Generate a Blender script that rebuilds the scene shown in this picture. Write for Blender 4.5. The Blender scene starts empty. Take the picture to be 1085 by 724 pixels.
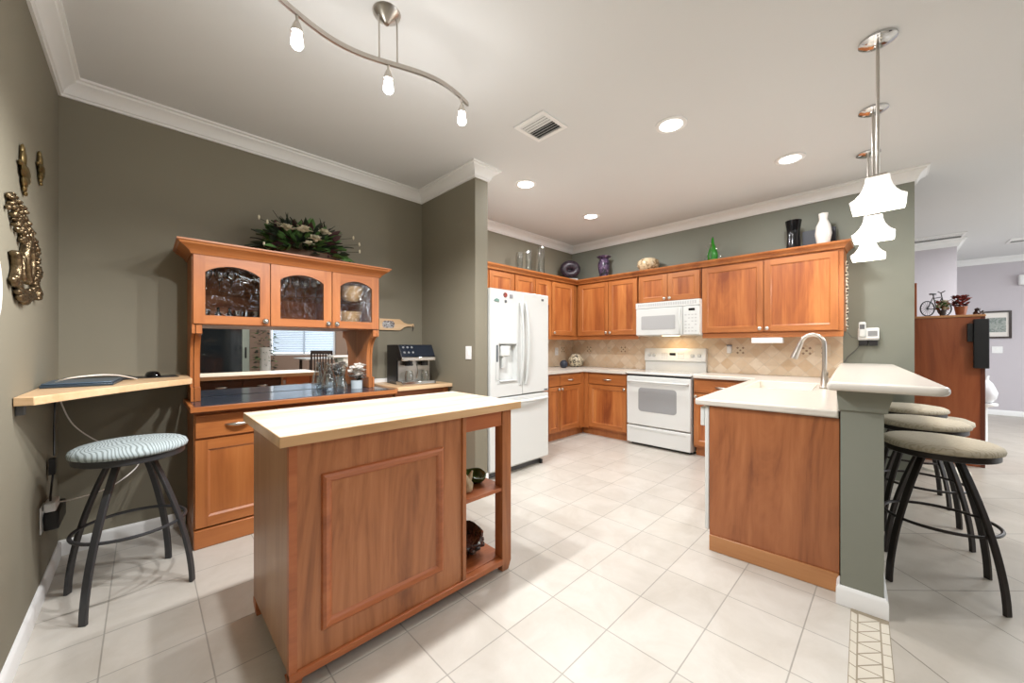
import bpy, bmesh, math, random
from mathutils import Vector, Matrix
random.seed(7)
PI = math.pi
scene = bpy.context.scene
C = scene.collection

# ------------------------------------------------------------------ camera, world, exposure
cam = bpy.data.cameras.new('camera')
cam.sensor_width = 36.0
cam.lens = 396.7 / 1085 * 36.0
cam.shift_y = 4.35 / 1085
cam.clip_start = 0.02
camo = bpy.data.objects.new('camera', cam)
C.objects.link(camo)
camo.location = (0, 0, 1.24)
camo.rotation_euler = (PI / 2, 0, 0.794 - PI / 2)
scene.camera = camo
scene.view_settings.view_transform = 'Standard'
scene.view_settings.look = 'None'
scene.view_settings.gamma = 1
scene.view_settings.use_curve_mapping = False
scene.view_settings.exposure = 0.0

world = bpy.data.worlds.new('world')
scene.world = world
world.use_nodes = True
wb = world.node_tree.nodes['Background']
wb.inputs[0].default_value = (0.86, 0.93, 1.0, 1)
wb.inputs[1].default_value = 1.1

P_TRACK = 78
P_RECESS = 22
P_PEND = 8
P_DAY_FILL = 125
P_DINE_FILL = 24

def area_light(name, loc, rot, sx, sy, power, col=(1, 1, 1), shape='RECTANGLE'):
    l = bpy.data.lights.new(name, 'AREA')
    l.shape = shape
    l.size = sx
    if shape == 'RECTANGLE':
        l.size_y = sy
    l.energy = power
    l.color = col
    o = bpy.data.objects.new(name, l)
    C.objects.link(o)
    o.location = loc
    o.rotation_euler = rot
    return o

def point_light(name, loc, power, col, r=0.03):
    l = bpy.data.lights.new(name, 'POINT')
    l.energy = power
    l.color = col
    l.shadow_soft_size = r
    o = bpy.data.objects.new(name, l)
    C.objects.link(o)
    o.location = loc
    return o

# unseen panel added for soft daylight at the open living side
area_light('daylight_fill_living', (5.6, -5.35, 1.35), (PI / 2, 0, 0), 6.5, 2.3, P_DAY_FILL, (0.92, 0.965, 1.0))
# fill lamps added over the dining end behind the camera and the living side
area_light('dining_ceiling_fill', (1.3, -1.6, 2.79), (0, 0, 0), 0.9, 0.9, P_DINE_FILL, (0.94, 0.97, 1.0))
area_light('living_ceiling_fill', (7.4, -2.0, 2.79), (0, 0, 0), 0.9, 0.9, 115, (0.94, 0.97, 1.0))
area_light('living_ceiling_fill', (4.6, -1.9, 2.79), (0, 0, 0), 0.7, 0.7, 45, (0.94, 0.97, 1.0))

# ------------------------------------------------------------------ materials
def S(r, g, b):
    f = lambda c: (c / 255 / 12.92) if c / 255 <= 0.04045 else ((c / 255 + 0.055) / 1.055) ** 2.4
    return (f(r), f(g), f(b), 1)

MATS = {}
def mat(name, col, rough=0.5, metal=0.0, noise=0.0, nscale=8, emit=0, ecol=None, spec=None, coat=0, bump=0, bscale=80, trans=0, ior=1.45, alpha=1):
    if name in MATS:
        return MATS[name]
    m = bpy.data.materials.new(name)
    m.use_nodes = True
    nt = m.node_tree
    b = nt.nodes['Principled BSDF']
    b.inputs['Base Color'].default_value = col
    b.inputs['Roughness'].default_value = rough
    b.inputs['Metallic'].default_value = metal
    if spec is not None:
        b.inputs['Specular IOR Level'].default_value = spec
    if coat:
        b.inputs['Coat Weight'].default_value = coat
    if trans:
        b.inputs['Transmission Weight'].default_value = trans
        b.inputs['IOR'].default_value = ior
    if emit:
        b.inputs['Emission Color'].default_value = ecol or col
        b.inputs['Emission Strength'].default_value = emit
    tc = nt.nodes.new('ShaderNodeTexCoord')
    n = nt.nodes.new('ShaderNodeTexNoise')
    n.inputs['Scale'].default_value = nscale
    n.inputs['Detail'].default_value = 4
    nt.links.new(tc.outputs['Object'], n.inputs['Vector'])
    if noise:
        mx = nt.nodes.new('ShaderNodeMix')
        mx.data_type = 'RGBA'
        mx.inputs['A'].default_value = tuple(c * (1 - noise) for c in col[:3]) + (1,)
        mx.inputs['B'].default_value = tuple(min(1, c * (1 + noise)) for c in col[:3]) + (1,)
        nt.links.new(n.outputs['Fac'], mx.inputs['Factor'])
        nt.links.new(mx.outputs['Result'], b.inputs['Base Color'])
    if bump:
        n2 = nt.nodes.new('ShaderNodeTexNoise')
        n2.inputs['Scale'].default_value = bscale
        n2.inputs['Detail'].default_value = 3
        nt.links.new(tc.outputs['Object'], n2.inputs['Vector'])
        bp = nt.nodes.new('ShaderNodeBump')
        bp.inputs['Strength'].default_value = bump
        bp.inputs['Distance'].default_value = 0.01
        nt.links.new(n2.outputs['Fac'], bp.inputs['Height'])
        nt.links.new(bp.outputs['Normal'], b.inputs['Normal'])
    MATS[name] = m
    return m

def N(nt, typ, **kw):
    n = nt.nodes.new(typ)
    for k, v in kw.items():
        if k in ('operation', 'data_type', 'blend_type', 'wave_type', 'bands_direction', 'rings_direction', 'noise_dimensions'):
            setattr(n, k, v)
        else:
            n.inputs[k].default_value = v
    return n

def wood(name, c1, c2, c3, axis='z', rough=0.38, strips=0.0, across=None, scale=1.0, swirl=0.6):
    """grain runs along `axis`; strips>0 glues boards of that width with their own tone"""
    m = bpy.data.materials.new(name)
    m.use_nodes = True
    nt = m.node_tree
    L = nt.links.new
    b = nt.nodes['Principled BSDF']
    b.inputs['Roughness'].default_value = rough
    b.inputs['Coat Weight'].default_value = 0.12
    b.inputs['Coat Roughness'].default_value = 0.25
    tc = nt.nodes.new('ShaderNodeTexCoord')
    oi = nt.nodes.new('ShaderNodeObjectInfo')
    off = N(nt, 'ShaderNodeVectorMath', operation='ADD')
    sc = N(nt, 'ShaderNodeVectorMath', operation='SCALE')
    cmb = nt.nodes.new('ShaderNodeCombineXYZ')
    for i in range(3):
        L(oi.outputs['Random'], cmb.inputs[i])
    L(cmb.outputs[0], sc.inputs[0])
    sc.inputs['Scale'].default_value = 7.3
    L(tc.outputs['Object'], off.inputs[0])
    L(sc.outputs[0], off.inputs[1])
    k = {'x': 0, 'y': 1, 'z': 2}[axis]
    mp = nt.nodes.new('ShaderNodeMapping')
    s = [6.0 * scale] * 3
    s[k] = 0.9 * scale
    mp.inputs['Scale'].default_value = s
    L(off.outputs[0], mp.inputs['Vector'])
    n1 = N(nt, 'ShaderNodeTexNoise', Scale=1.0, Detail=5.0, Roughness=0.6, Distortion=swirl)
    L(mp.outputs[0], n1.inputs['Vector'])
    mp2 = nt.nodes.new('ShaderNodeMapping')
    s2 = [70.0 * scale] * 3
    s2[k] = 2.0 * scale
    mp2.inputs['Scale'].default_value = s2
    L(off.outputs[0], mp2.inputs['Vector'])
    n2 = N(nt, 'ShaderNodeTexNoise', Scale=1.0, Detail=3.0)
    L(mp2.outputs[0], n2.inputs['Vector'])
    mixf = N(nt, 'ShaderNodeMath', operation='MULTIPLY_ADD')
    mixf.inputs[1].default_value = 0.20
    L(n2.outputs['Fac'], mixf.inputs[0])
    mul = N(nt, 'ShaderNodeMath', operation='MULTIPLY')
    mul.inputs[1].default_value = 0.82
    L(n1.outputs['Fac'], mul.inputs[0])
    L(mul.outputs[0], mixf.inputs[2])
    fac = mixf.outputs[0]
    if strips:
        sx = nt.nodes.new('ShaderNodeSeparateXYZ')
        L(off.outputs[0], sx.inputs[0])
        dv = N(nt, 'ShaderNodeMath', operation='DIVIDE')
        dv.inputs[1].default_value = strips
        L(sx.outputs[{'x': 0, 'y': 1, 'z': 2}[across or ('x' if axis != 'x' else 'y')]], dv.inputs[0])
        fl = N(nt, 'ShaderNodeMath', operation='FLOOR')
        L(dv.outputs[0], fl.inputs[0])
        wn = nt.nodes.new('ShaderNodeTexWhiteNoise')
        wn.noise_dimensions = '1D'
        L(fl.outputs[0], wn.inputs['W'])
        ma = N(nt, 'ShaderNodeMath', operation='MULTIPLY_ADD')
        ma.inputs[1].default_value = 0.18
        L(wn.outputs['Value'], ma.inputs[0])
        sb = N(nt, 'ShaderNodeMath', operation='SUBTRACT')
        sb.inputs[1].default_value = 0.09
        L(fac, sb.inputs[0])
        L(sb.outputs[0], ma.inputs[2])
        fac = ma.outputs[0]
    cr = nt.nodes.new('ShaderNodeValToRGB')
    e = cr.color_ramp.elements
    e[0].position = 0.33
    e[0].color = c1
    e[1].position = 0.70
    e[1].color = c3
    mid = e.new(0.5)
    mid.color = c2
    L(fac, cr.inputs[0])
    L(cr.outputs[0], b.inputs['Base Color'])
    return m

CH1, CH2, CH3 = S(142, 80, 38), S(169, 101, 51), S(185, 118, 65)
M = {}
M['cherry'] = wood('cherry_wood_upright', CH1, CH2, CH3, 'z')
M['cherry_x'] = wood('cherry_wood_along', CH1, CH2, CH3, 'x')
M['cherry_y'] = wood('cherry_wood_across', CH1, CH2, CH3, 'y')
M['cherry_panel'] = wood('cherry_wood_boards', S(130, 66, 32), S(170, 98, 49), S(194, 125, 68), 'z', strips=0.125)
M['island_wood'] = wood('island_cherry_veneer', S(132, 78, 44), S(170, 106, 63), S(190, 126, 81), 'z', swirl=2.6, scale=0.9)
M['island_rail'] = wood('island_cherry_rail', S(142, 78, 42), S(172, 98, 56), S(188, 114, 68), 'x')
M['island_side'] = wood('island_side_veneer', S(140, 98, 66), S(166, 122, 86), S(182, 138, 102), 'z', scale=0.8)
M['peninsula_panel'] = wood('peninsula_veneer', S(126, 72, 40), S(158, 95, 55), S(176, 111, 68), 'z', swirl=2.6, scale=0.9)
M['oak_trim'] = wood('oak_base_trim', S(150, 98, 56), S(176, 120, 74), S(190, 136, 88), 'y')
M['oak_big'] = wood('red_oak_side', S(120, 58, 30), S(150, 78, 42), S(168, 94, 54), 'z', swirl=1.4, scale=0.7)
M['butcher'] = wood('butcher_block', S(204, 186, 160), S(220, 206, 184), S(230, 219, 202), 'x', rough=0.22, strips=0.045, across='y')
M['butcher_edge'] = wood('butcher_block_edge', S(184, 140, 96), S(206, 164, 118), S(220, 182, 138), 'x', rough=0.35)
M['maple'] = wood('maple_shelf', S(200, 160, 116), S(218, 182, 140), S(230, 198, 160), 'x', rough=0.35)
M['rear_dark_wood'] = wood('dark_drawer_wood', S(36, 20, 14), S(52, 30, 20), S(64, 38, 26), 'x', rough=0.3)  # darker brown for the island's rear fronts and back board
M['dark_wood'] = wood('dark_dining_wood', S(30, 20, 16), S(44, 30, 24), S(60, 42, 32), 'z', rough=0.35)
M['olive'] = mat('olive_wall_paint', S(129, 123, 106), 0.75, noise=0.03, nscale=3, bump=0.05, bscale=200)
M['olive_cool_lit'] = mat('olive_paint_cool_lit', S(127, 129, 117), 0.7, noise=0.02, nscale=4)  # same wall paint; cooler light on back wall and column put into colour
M['ceiling'] = mat('ceiling_paint', S(218, 219, 218), 0.85, noise=0.01, nscale=2)
M['trim'] = mat('white_trim_paint', S(236, 236, 234), 0.5)
M['lavender'] = mat('lavender_wall_paint', S(196, 190, 194), 0.8, noise=0.02)
M['tan_wall'] = mat('tan_dining_paint', S(150, 125, 108), 0.8, noise=0.02)
M['solid_white'] = mat('white_solid_surface', S(212, 206, 196), 0.22, noise=0.02, nscale=30)
M['white_app'] = mat('white_appliance_enamel', S(216, 218, 215), 0.25)
M['white_app2'] = mat('white_appliance_plastic', S(204, 206, 203), 0.4)
M['gray_app'] = mat('grey_appliance_gap', S(90, 92, 94), 0.5)
M['oven_glass'] = mat('grey_oven_glass', S(150, 151, 152), 0.12)
M['black'] = mat('black_plastic', S(24, 24, 26), 0.4)
M['gloss_black'] = mat('gloss_black', S(12, 12, 14), 0.08)
M['nickel'] = mat('brushed_nickel', S(196, 190, 182), 0.3, 1.0)
M['chrome'] = mat('polished_chrome', S(205, 205, 205), 0.1, 1.0)
M['steel'] = mat('stool_steel', S(44, 38, 35), 0.42, 0.4)
M['steel_gray'] = mat('stool_steel_grey', S(60, 60, 62), 0.45, 0.3)
M['brass'] = mat('aged_brass', S(150, 130, 88), 0.28, 0.9, noise=0.35, nscale=30)
M['bronze'] = mat('aged_bronze', S(120, 104, 80), 0.28, 0.9, noise=0.5, nscale=40, bump=0.6, bscale=60)
M['mirror'] = mat('mirror_silver', (0.86, 0.87, 0.88, 1), 0.0, 1.0)
M['bluetop'] = mat('dark_blue_tile_top', S(50, 58, 72), 0.12, noise=0.2, nscale=20)
M['lampglass'] = mat('lit_white_glass', (1, 0.97, 0.92, 1), 0.4, emit=0.7, ecol=(1, 0.96, 0.90, 1))
M['bulb'] = mat('lit_bulb', (1, 1, 1, 1), 0.4, emit=14, ecol=(1, 0.98, 0.95, 1))
M['downlight'] = mat('lit_downlight', (1, 1, 1, 1), 0.4, emit=7, ecol=(1, 0.98, 0.94, 1))
M['leaf'] = mat('silk_leaf_green', S(78, 112, 58), 0.5, noise=0.5, nscale=14)
M['leaf_dark'] = mat('silk_leaf_dark', S(36, 46, 32), 0.5, noise=0.4, nscale=14)
M['leaf_wine'] = mat('silk_leaf_wine', S(72, 42, 46), 0.5, noise=0.4, nscale=14)
M['petal'] = mat('cream_petals', S(206, 196, 170), 0.6, noise=0.15, nscale=30)
M['cream'] = mat('cream_ceramic', S(222, 216, 200), 0.4)
M['stone_white'] = mat('white_ceramic', S(226, 220, 212), 0.3)
M['tan_plate'] = mat('tan_plate', S(216, 198, 172), 0.4)
M['navy'] = mat('dark_blue_plastic', S(44, 58, 70), 0.35)
M['gray_metal'] = mat('grey_metal', S(150, 152, 154), 0.35, 0.6)

def glass_mat(name, tint, g=0.12, bump=0.0, bscale=30, distort=0, rough=0.02):
    m = bpy.data.materials.new(name)
    m.use_nodes = True
    nt = m.node_tree
    nt.nodes.clear()
    L = nt.links.new
    out = nt.nodes.new('ShaderNodeOutputMaterial')
    mx = nt.nodes.new('ShaderNodeMixShader')
    t = nt.nodes.new('ShaderNodeBsdfTransparent')
    t.inputs[0].default_value = tint
    gl = nt.nodes.new('ShaderNodeBsdfGlossy')
    gl.inputs['Roughness'].default_value = rough
    lw = nt.nodes.new('ShaderNodeLayerWeight')
    lw.inputs['Blend'].default_value = 0.35
    ma = nt.nodes.new('ShaderNodeMath')
    ma.operation = 'MULTIPLY_ADD'
    ma.inputs[1].default_value = 0.55
    ma.inputs[2].default_value = g
    ma.use_clamp = True
    L(lw.outputs['Facing'], ma.inputs[0])
    L(ma.outputs[0], mx.inputs[0])
    L(t.outputs[0], mx.inputs[1])
    L(gl.outputs[0], mx.inputs[2])
    L(mx.outputs[0], out.inputs[0])
    if bump:
        tc = nt.nodes.new('ShaderNodeTexCoord')
        n = nt.nodes.new('ShaderNodeTexNoise')
        n.inputs['Scale'].default_value = bscale
        n.inputs['Detail'].default_value = 1
        n.inputs['Distortion'].default_value = distort
        L(tc.outputs['Object'], n.inputs['Vector'])
        bp = nt.nodes.new('ShaderNodeBump')
        bp.inputs['Strength'].default_value = bump
        bp.inputs['Distance'].default_value = 0.02
        L(n.outputs['Fac'], bp.inputs['Height'])
        L(bp.outputs['Normal'], gl.inputs['Normal'])
        L(bp.outputs['Normal'], lw.inputs['Normal'])
    return m
M['glass'] = glass_mat('clear_glass', (0.93, 0.95, 0.95, 1), 0.10)
M['crystal'] = glass_mat('cut_glass', (0.9, 0.92, 0.92, 1), 0.4)
M['door_glass'] = glass_mat('rippled_glass', (0.88, 0.88, 0.88, 1), 0.03, bump=0.35, bscale=9, distort=3.0)
M['green_glass'] = glass_mat('green_glass', (0.05, 0.42, 0.08, 1), 0.12)
M['pane_dark'] = mat('dark_door_glass', S(34, 40, 44), 0.05)
M['door_frame_pale'] = mat('pale_green_door_frame', S(176, 184, 170), 0.5)

def tile_floor(name, bw, bh, ox, oy, rot, ca, cb, mort, warm=0.5):
    m = bpy.data.materials.new(name)
    m.use_nodes = True
    nt = m.node_tree
    L = nt.links.new
    b = nt.nodes['Principled BSDF']
    b.inputs['Roughness'].default_value = 0.33
    tc = nt.nodes.new('ShaderNodeTexCoord')
    mp = nt.nodes.new('ShaderNodeMapping')
    mp.inputs['Rotation'].default_value = (0, 0, rot)
    L(tc.outputs['Object'], mp.inputs['Vector'])
    mp2 = nt.nodes.new('ShaderNodeMapping')
    mp2.inputs['Location'].default_value = (-ox + 20 * bw, -oy + 20 * bh, 0)
    L(mp.outputs[0], mp2.inputs['Vector'])
    br = nt.nodes.new('ShaderNodeTexBrick')
    br.offset = 0.0
    br.squash = 1.0
    br.inputs['Scale'].default_value = 1.0
    br.inputs['Brick Width'].default_value = bw
    br.inputs['Row Height'].default_value = bh
    br.inputs['Mortar Size'].default_value = 0.003
    br.inputs['Mortar Smooth'].default_value = 0.3
    br.inputs['Color1'].default_value = ca
    br.inputs['Color2'].default_value = cb
    br.inputs['Mortar'].default_value = mort
    L(mp2.outputs[0], br.inputs['Vector'])
    n = nt.nodes.new('ShaderNodeTexNoise')
    n.inputs['Scale'].default_value = 4
    n.inputs['Detail'].default_value = 6
    n.inputs['Roughness'].default_value = 0.65
    n.inputs['Distortion'].default_value = 0.6
    L(tc.outputs['Object'], n.inputs['Vector'])
    cr = nt.nodes.new('ShaderNodeValToRGB')
    cr.color_ramp.elements[0].position = 0.3
    cr.color_ramp.elements[0].color = (0.84, 0.82, 0.79, 1)
    cr.color_ramp.elements[1].position = 0.7
    cr.color_ramp.elements[1].color = (1, 1, 1, 1)
    L(n.outputs['Fac'], cr.inputs[0])
    mx = N(nt, 'ShaderNodeMix', data_type='RGBA', blend_type='MULTIPLY')
    mx.inputs['Factor'].default_value = 1
    L(br.outputs['Color'], mx.inputs['A'])
    L(cr.outputs[0], mx.inputs['B'])
    L(mx.outputs['Result'], b.inputs['Base Color'])
    bp = nt.nodes.new('ShaderNodeBump')
    bp.invert = True
    bp.inputs['Strength'].default_value = 0.3
    bp.inputs['Distance'].default_value = 0.002
    L(br.outputs['Fac'], bp.inputs['Height'])
    L(bp.outputs['Normal'], b.inputs['Normal'])
    return m

M['floor'] = tile_floor('kitchen_floor_tile', 0.312, 0.300, 0.19, 0.275, 0, S(206, 201, 192), S(199, 194, 185), S(164, 160, 152))
r2 = math.sqrt(2)
M['floor_diag'] = tile_floor('living_floor_tile', 0.58, 0.53, 2.705 / r2, -3.0 / r2, -PI / 4, S(186, 179, 168), S(178, 171, 160), S(128, 122, 112))

def backsplash_mat(name, u):
    m = bpy.data.materials.new(name)
    m.use_nodes = True
    nt = m.node_tree
    L = nt.links.new
    b = nt.nodes['Principled BSDF']
    b.inputs['Roughness'].default_value = 0.45
    tc = nt.nodes.new('ShaderNodeTexCoord')
    sx = nt.nodes.new('ShaderNodeSeparateXYZ')
    L(tc.outputs['Object'], sx.inputs[0])
    cb = nt.nodes.new('ShaderNodeCombineXYZ')
    L(sx.outputs[u], cb.inputs[0])
    L(sx.outputs[2], cb.inputs[1])
    mp = nt.nodes.new('ShaderNodeMapping')
    mp.inputs['Rotation'].default_value = (0, 0, PI / 4)
    mp.inputs['Location'].default_value = (10, 10, 0)
    L(cb.outputs[0], mp.inputs['Vector'])
    sc = N(nt, 'ShaderNodeVectorMath', operation='SCALE')
    sc.inputs['Scale'].default_value = 1 / 0.104
    L(mp.outputs[0], sc.inputs[0])
    fl = N(nt, 'ShaderNodeVectorMath', operation='FLOOR')
    L(sc.outputs[0], fl.inputs[0])
    fr = N(nt, 'ShaderNodeVectorMath', operation='FRACTION')
    L(sc.outputs[0], fr.inputs[0])
    wn = nt.nodes.new('ShaderNodeTexWhiteNoise')
    L(fl.outputs[0], wn.inputs['Vector'])
    n = N(nt, 'ShaderNodeTexNoise', Scale=14.0, Detail=5.0, Roughness=0.7)
    L(tc.outputs['Object'], n.inputs['Vector'])
    ma = N(nt, 'ShaderNodeMath', operation='MULTIPLY_ADD')
    ma.inputs[1].default_value = 0.5
    L(wn.outputs['Value'], ma.inputs[0])
    m2 = N(nt, 'ShaderNodeMath', operation='MULTIPLY')
    m2.inputs[1].default_value = 0.5
    L(n.outputs['Fac'], m2.inputs[0])
    L(m2.outputs[0], ma.inputs[2])
    cr = nt.nodes.new('ShaderNodeValToRGB')
    e = cr.color_ramp.elements
    e[0].position = 0.0
    e[0].color = S(198, 164, 124)
    e[1].position = 0.85
    e[1].color = S(234, 218, 196)
    k = e.new(0.45)
    k.color = S(216, 192, 162)
    L(ma.outputs[0], cr.inputs[0])
    # grout
    s2 = nt.nodes.new('ShaderNodeSeparateXYZ')
    L(fr.outputs[0], s2.inputs[0])
    mn = []
    for i in range(2):
        a = N(nt, 'ShaderNodeMath', operation='SUBTRACT')
        a.inputs[1].default_value = 0.5
        L(s2.outputs[i], a.inputs[0])
        ab = N(nt, 'ShaderNodeMath', operation='ABSOLUTE')
        L(a.outputs[0], ab.inputs[0])
        mn.append(ab)
    mxx = N(nt, 'ShaderNodeMath', operation='MAXIMUM')
    L(mn[0].outputs[0], mxx.inputs[0])
    L(mn[1].outputs[0], mxx.inputs[1])
    gt = N(nt, 'ShaderNodeMath', operation='GREATER_THAN')
    gt.inputs[1].default_value = 0.48
    L(mxx.outputs[0], gt.inputs[0])
    mx = N(nt, 'ShaderNodeMix', data_type='RGBA')
    L(gt.outputs[0], mx.inputs['Factor'])
    L(cr.outputs[0], mx.inputs['A'])
    mx.inputs['B'].default_value = S(206, 190, 168)
    L(mx.outputs['Result'], b.inputs['Base Color'])
    return m
M['splash_y'] = backsplash_mat('travertine_tile_back', 1)
M['splash_x'] = backsplash_mat('travertine_tile_left', 0)

def fabric(name, base, line, wav=True):
    m = bpy.data.materials.new(name)
    m.use_nodes = True
    nt = m.node_tree
    L = nt.links.new
    b = nt.nodes['Principled BSDF']
    b.inputs['Roughness'].default_value = 0.85
    tc = nt.nodes.new('ShaderNodeTexCoord')
    w = nt.nodes.new('ShaderNodeTexWave')
    w.inputs['Scale'].default_value = 22
    w.inputs['Distortion'].default_value = 22 if wav else 6
    w.inputs['Detail'].default_value = 1.0
    w.inputs['Detail Scale'].default_value = 0.35 if wav else 2
    L(tc.outputs['Object'], w.inputs['Vector'])
    cr = nt.nodes.new('ShaderNodeValToRGB')
    cr.color_ramp.elements[0].position = 0.18
    cr.color_ramp.elements[0].color = line
    cr.color_ramp.elements[1].position = 0.42
    cr.color_ramp.elements[1].color = base
    L(w.outputs['Fac'], cr.inputs[0])
    L(cr.outputs[0], b.inputs['Base Color'])
    return m
M['fab_blue'] = fabric('blue_grey_wavy_fabric', S(176, 188, 190), S(128, 138, 138))
M['fab_beige'] = fabric('beige_woven_fabric', S(190, 180, 160), S(172, 160, 138), False)

def mottled(name, cols, scale=20, rough=0.3, metal=0):
    m = bpy.data.materials.new(name)
    m.use_nodes = True
    nt = m.node_tree
    L = nt.links.new
    b = nt.nodes['Principled BSDF']
    b.inputs['Roughness'].default_value = rough
    b.inputs['Metallic'].default_value = metal
    tc = nt.nodes.new('ShaderNodeTexCoord')
    v = nt.nodes.new('ShaderNodeTexNoise')
    v.inputs['Scale'].default_value = scale
    v.inputs['Distortion'].default_value = 1.5
    L(tc.outputs['Object'], v.inputs['Vector'])
    cr = nt.nodes.new('ShaderNodeValToRGB')
    cr.color_ramp.interpolation = 'CONSTANT'
    e = cr.color_ramp.elements
    e[0].color = cols[0]
    e[1].color = cols[-1]
    e[1].position = 0.62
    for i, c in enumerate(cols[1:-1]):
        k = e.new(0.45 + 0.08 * i)
        k.color = c
    L(v.outputs['Fac'], cr.inputs[0])
    L(cr.outputs[0], b.inputs['Base Color'])
    return m
M['purple_pot'] = mottled('purple_black_glaze', [S(30, 30, 38), S(84, 66, 92), S(150, 130, 150)], 12)
M['dark_pot'] = mottled('charcoal_purple_glaze', [S(34, 32, 38), S(62, 50, 60), S(84, 70, 80)], 30)
M['stripe_pot'] = mottled('cream_brown_glaze', [S(150, 124, 92), S(206, 184, 148), S(222, 206, 176)], 16)
M['jar_pat'] = mottled('cream_black_pattern', [S(60, 52, 44), S(200, 188, 160), S(214, 202, 176)], 26)
M['brown_glaze'] = mottled('brown_glaze', [S(40, 22, 18), S(62, 34, 26), S(92, 54, 40)], 14, rough=0.12)
M['green_glaze'] = mat('dark_green_glaze', S(52, 74, 34), 0.15)

# ------------------------------------------------------------------ mesh helpers
class MB:
    def __init__(s):
        s.bm = bmesh.new()
        s.mats = []
    def mi(s, m):
        if m is None:
            return 0
        if m not in s.mats:
            s.mats.append(m)
        return s.mats.index(m)
    def _new(s, f0, m, T):
        s.bm.faces.ensure_lookup_table()
        idx = s.mi(m)
        fs = list(s.bm.faces)[f0:]
        for f in fs:
            f.material_index = idx
        if T is not None:
            vs = {v for f in fs for v in f.verts}
            bmesh.ops.transform(s.bm, matrix=T, verts=list(vs))
        return s
    def box(s, x0, x1, y0, y1, z0, z1, m=None, T=None, bev=0):
        f0 = len(s.bm.faces)
        vs = [s.bm.verts.new(p) for p in ((x0, y0, z0), (x1, y0, z0), (x1, y1, z0), (x0, y1, z0), (x0, y0, z1), (x1, y0, z1), (x1, y1, z1), (x0, y1, z1))]
        for q in ((0, 3, 2, 1), (4, 5, 6, 7), (0, 1, 5, 4), (1, 2, 6, 5), (2, 3, 7, 6), (3, 0, 4, 7)):
            s.bm.faces.new([vs[i] for i in q])
        return s._new(f0, m, T)
    def lathe(s, prof, n=32, m=None, T=None, c=(0, 0)):
        """prof: list of (r, z)"""
        f0 = len(s.bm.faces)
        rings = []
        for r, z in prof:
            if r < 1e-5:
                rings.append([s.bm.verts.new((c[0], c[1], z))])
            else:
                rings.append([s.bm.verts.new((c[0] + r * math.cos(2 * PI * i / n), c[1] + r * math.sin(2 * PI * i / n), z)) for i in range(n)])
        for a, b in zip(rings[:-1], rings[1:]):
            for i in range(n):
                j = (i + 1) % n
                if len(a) == 1 and len(b) == 1:
                    continue
                if len(a) == 1:
                    s.bm.faces.new((a[0], b[j], b[i])[::-1])
                elif len(b) == 1:
                    s.bm.faces.new((a[i], a[j], b[0]))
                else:
                    s.bm.faces.new((a[i], a[j], b[j], b[i]))
        return s._new(f0, m, T)
    def tube(s, pts, r, n=10, m=None, T=None, close=False, flat=None):
        """flat=(a,b): elliptical/rect section half sizes; r may be list"""
        f0 = len(s.bm.faces)
        pts = [Vector(p) for p in pts]
        k = len(pts)
        rings = []
        prev = None
        for i, p in enumerate(pts):
            if close:
                d = pts[(i + 1) % k] - pts[i - 1]
            else:
                d = pts[min(i + 1, k - 1)] - pts[max(i - 1, 0)]
            d.normalize()
            if prev is None:
                up = Vector((0, 0, 1)) if abs(d.z) < 0.9 else Vector((1, 0, 0))
                a = d.cross(up).normalized()
            else:
                a = (prev - d * prev.dot(d)).normalized()
            prev = a
            b = d.cross(a)
            rr = r[i] if isinstance(r, (list, tuple)) else r
            rings.append([s.bm.verts.new(p + (a * math.cos(2 * PI * j / n) + b * math.sin(2 * PI * j / n)) * rr) for j in range(n)])
        m_ = k if close else k - 1
        for i in range(m_):
            A, B = rings[i], rings[(i + 1) % k]
            for j in range(n):
                q = (j + 1) % n
                s.bm.faces.new((A[j], A[q], B[q], B[j]))
        if not close:
            s.bm.faces.new(rings[0][::-1])
            s.bm.faces.new(rings[-1])
        return s._new(f0, m, T)
    def prism(s, poly, a0, a1, axis='z', m=None, T=None):
        """poly 2D extruded along axis: 'z' -> (x,y); 'x' -> (y,z); 'y' -> (x,z)"""
        f0 = len(s.bm.faces)
        def P(p, a):
            return {'z': (p[0], p[1], a), 'x': (a, p[0], p[1]), 'y': (p[0], a, p[1])}[axis]
        A = [s.bm.verts.new(P(p, a0)) for p in poly]
        B = [s.bm.verts.new(P(p, a1)) for p in poly]
        s.bm.faces.new(A[::-1])
        s.bm.faces.new(B)
        for i in range(len(poly)):
            j = (i + 1) % len(poly)
            s.bm.faces.new((A[i], A[j], B[j], B[i]))
        return s._new(f0, m, T)
    def loft(s, rings, m=None, T=None, cap=True):
        f0 = len(s.bm.faces)
        R = [[s.bm.verts.new(p) for p in r] for r in rings]
        n = len(R[0])
        for a, b in zip(R[:-1], R[1:]):
            for i in range(n):
                j = (i + 1) % n
                s.bm.faces.new((a[i], a[j], b[j], b[i]))
        if cap:
            s.bm.faces.new(R[0][::-1])
            s.bm.faces.new(R[-1])
        return s._new(f0, m, T)
    def slab(s, outer, holes, z0, z1, m=None):
        """polygon slab with holes"""
        f0 = len(s.bm.faces)
        es = []
        for loop in [outer] + holes:
            vs = [s.bm.verts.new((p[0], p[1], z1)) for p in loop]
            for i in range(len(vs)):
                es.append(s.bm.edges.new((vs[i], vs[(i + 1) % len(vs)])))
        r = bmesh.ops.triangle_fill(s.bm, edges=es, use_beauty=True)
        fs = [g for g in r['geom'] if isinstance(g, bmesh.types.BMFace)]
        r = bmesh.ops.extrude_face_region(s.bm, geom=fs)
        vs = [g for g in r['geom'] if isinstance(g, bmesh.types.BMVert)]
        bmesh.ops.translate(s.bm, verts=vs, vec=(0, 0, z0 - z1))
        return s._new(f0, m, None)
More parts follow.
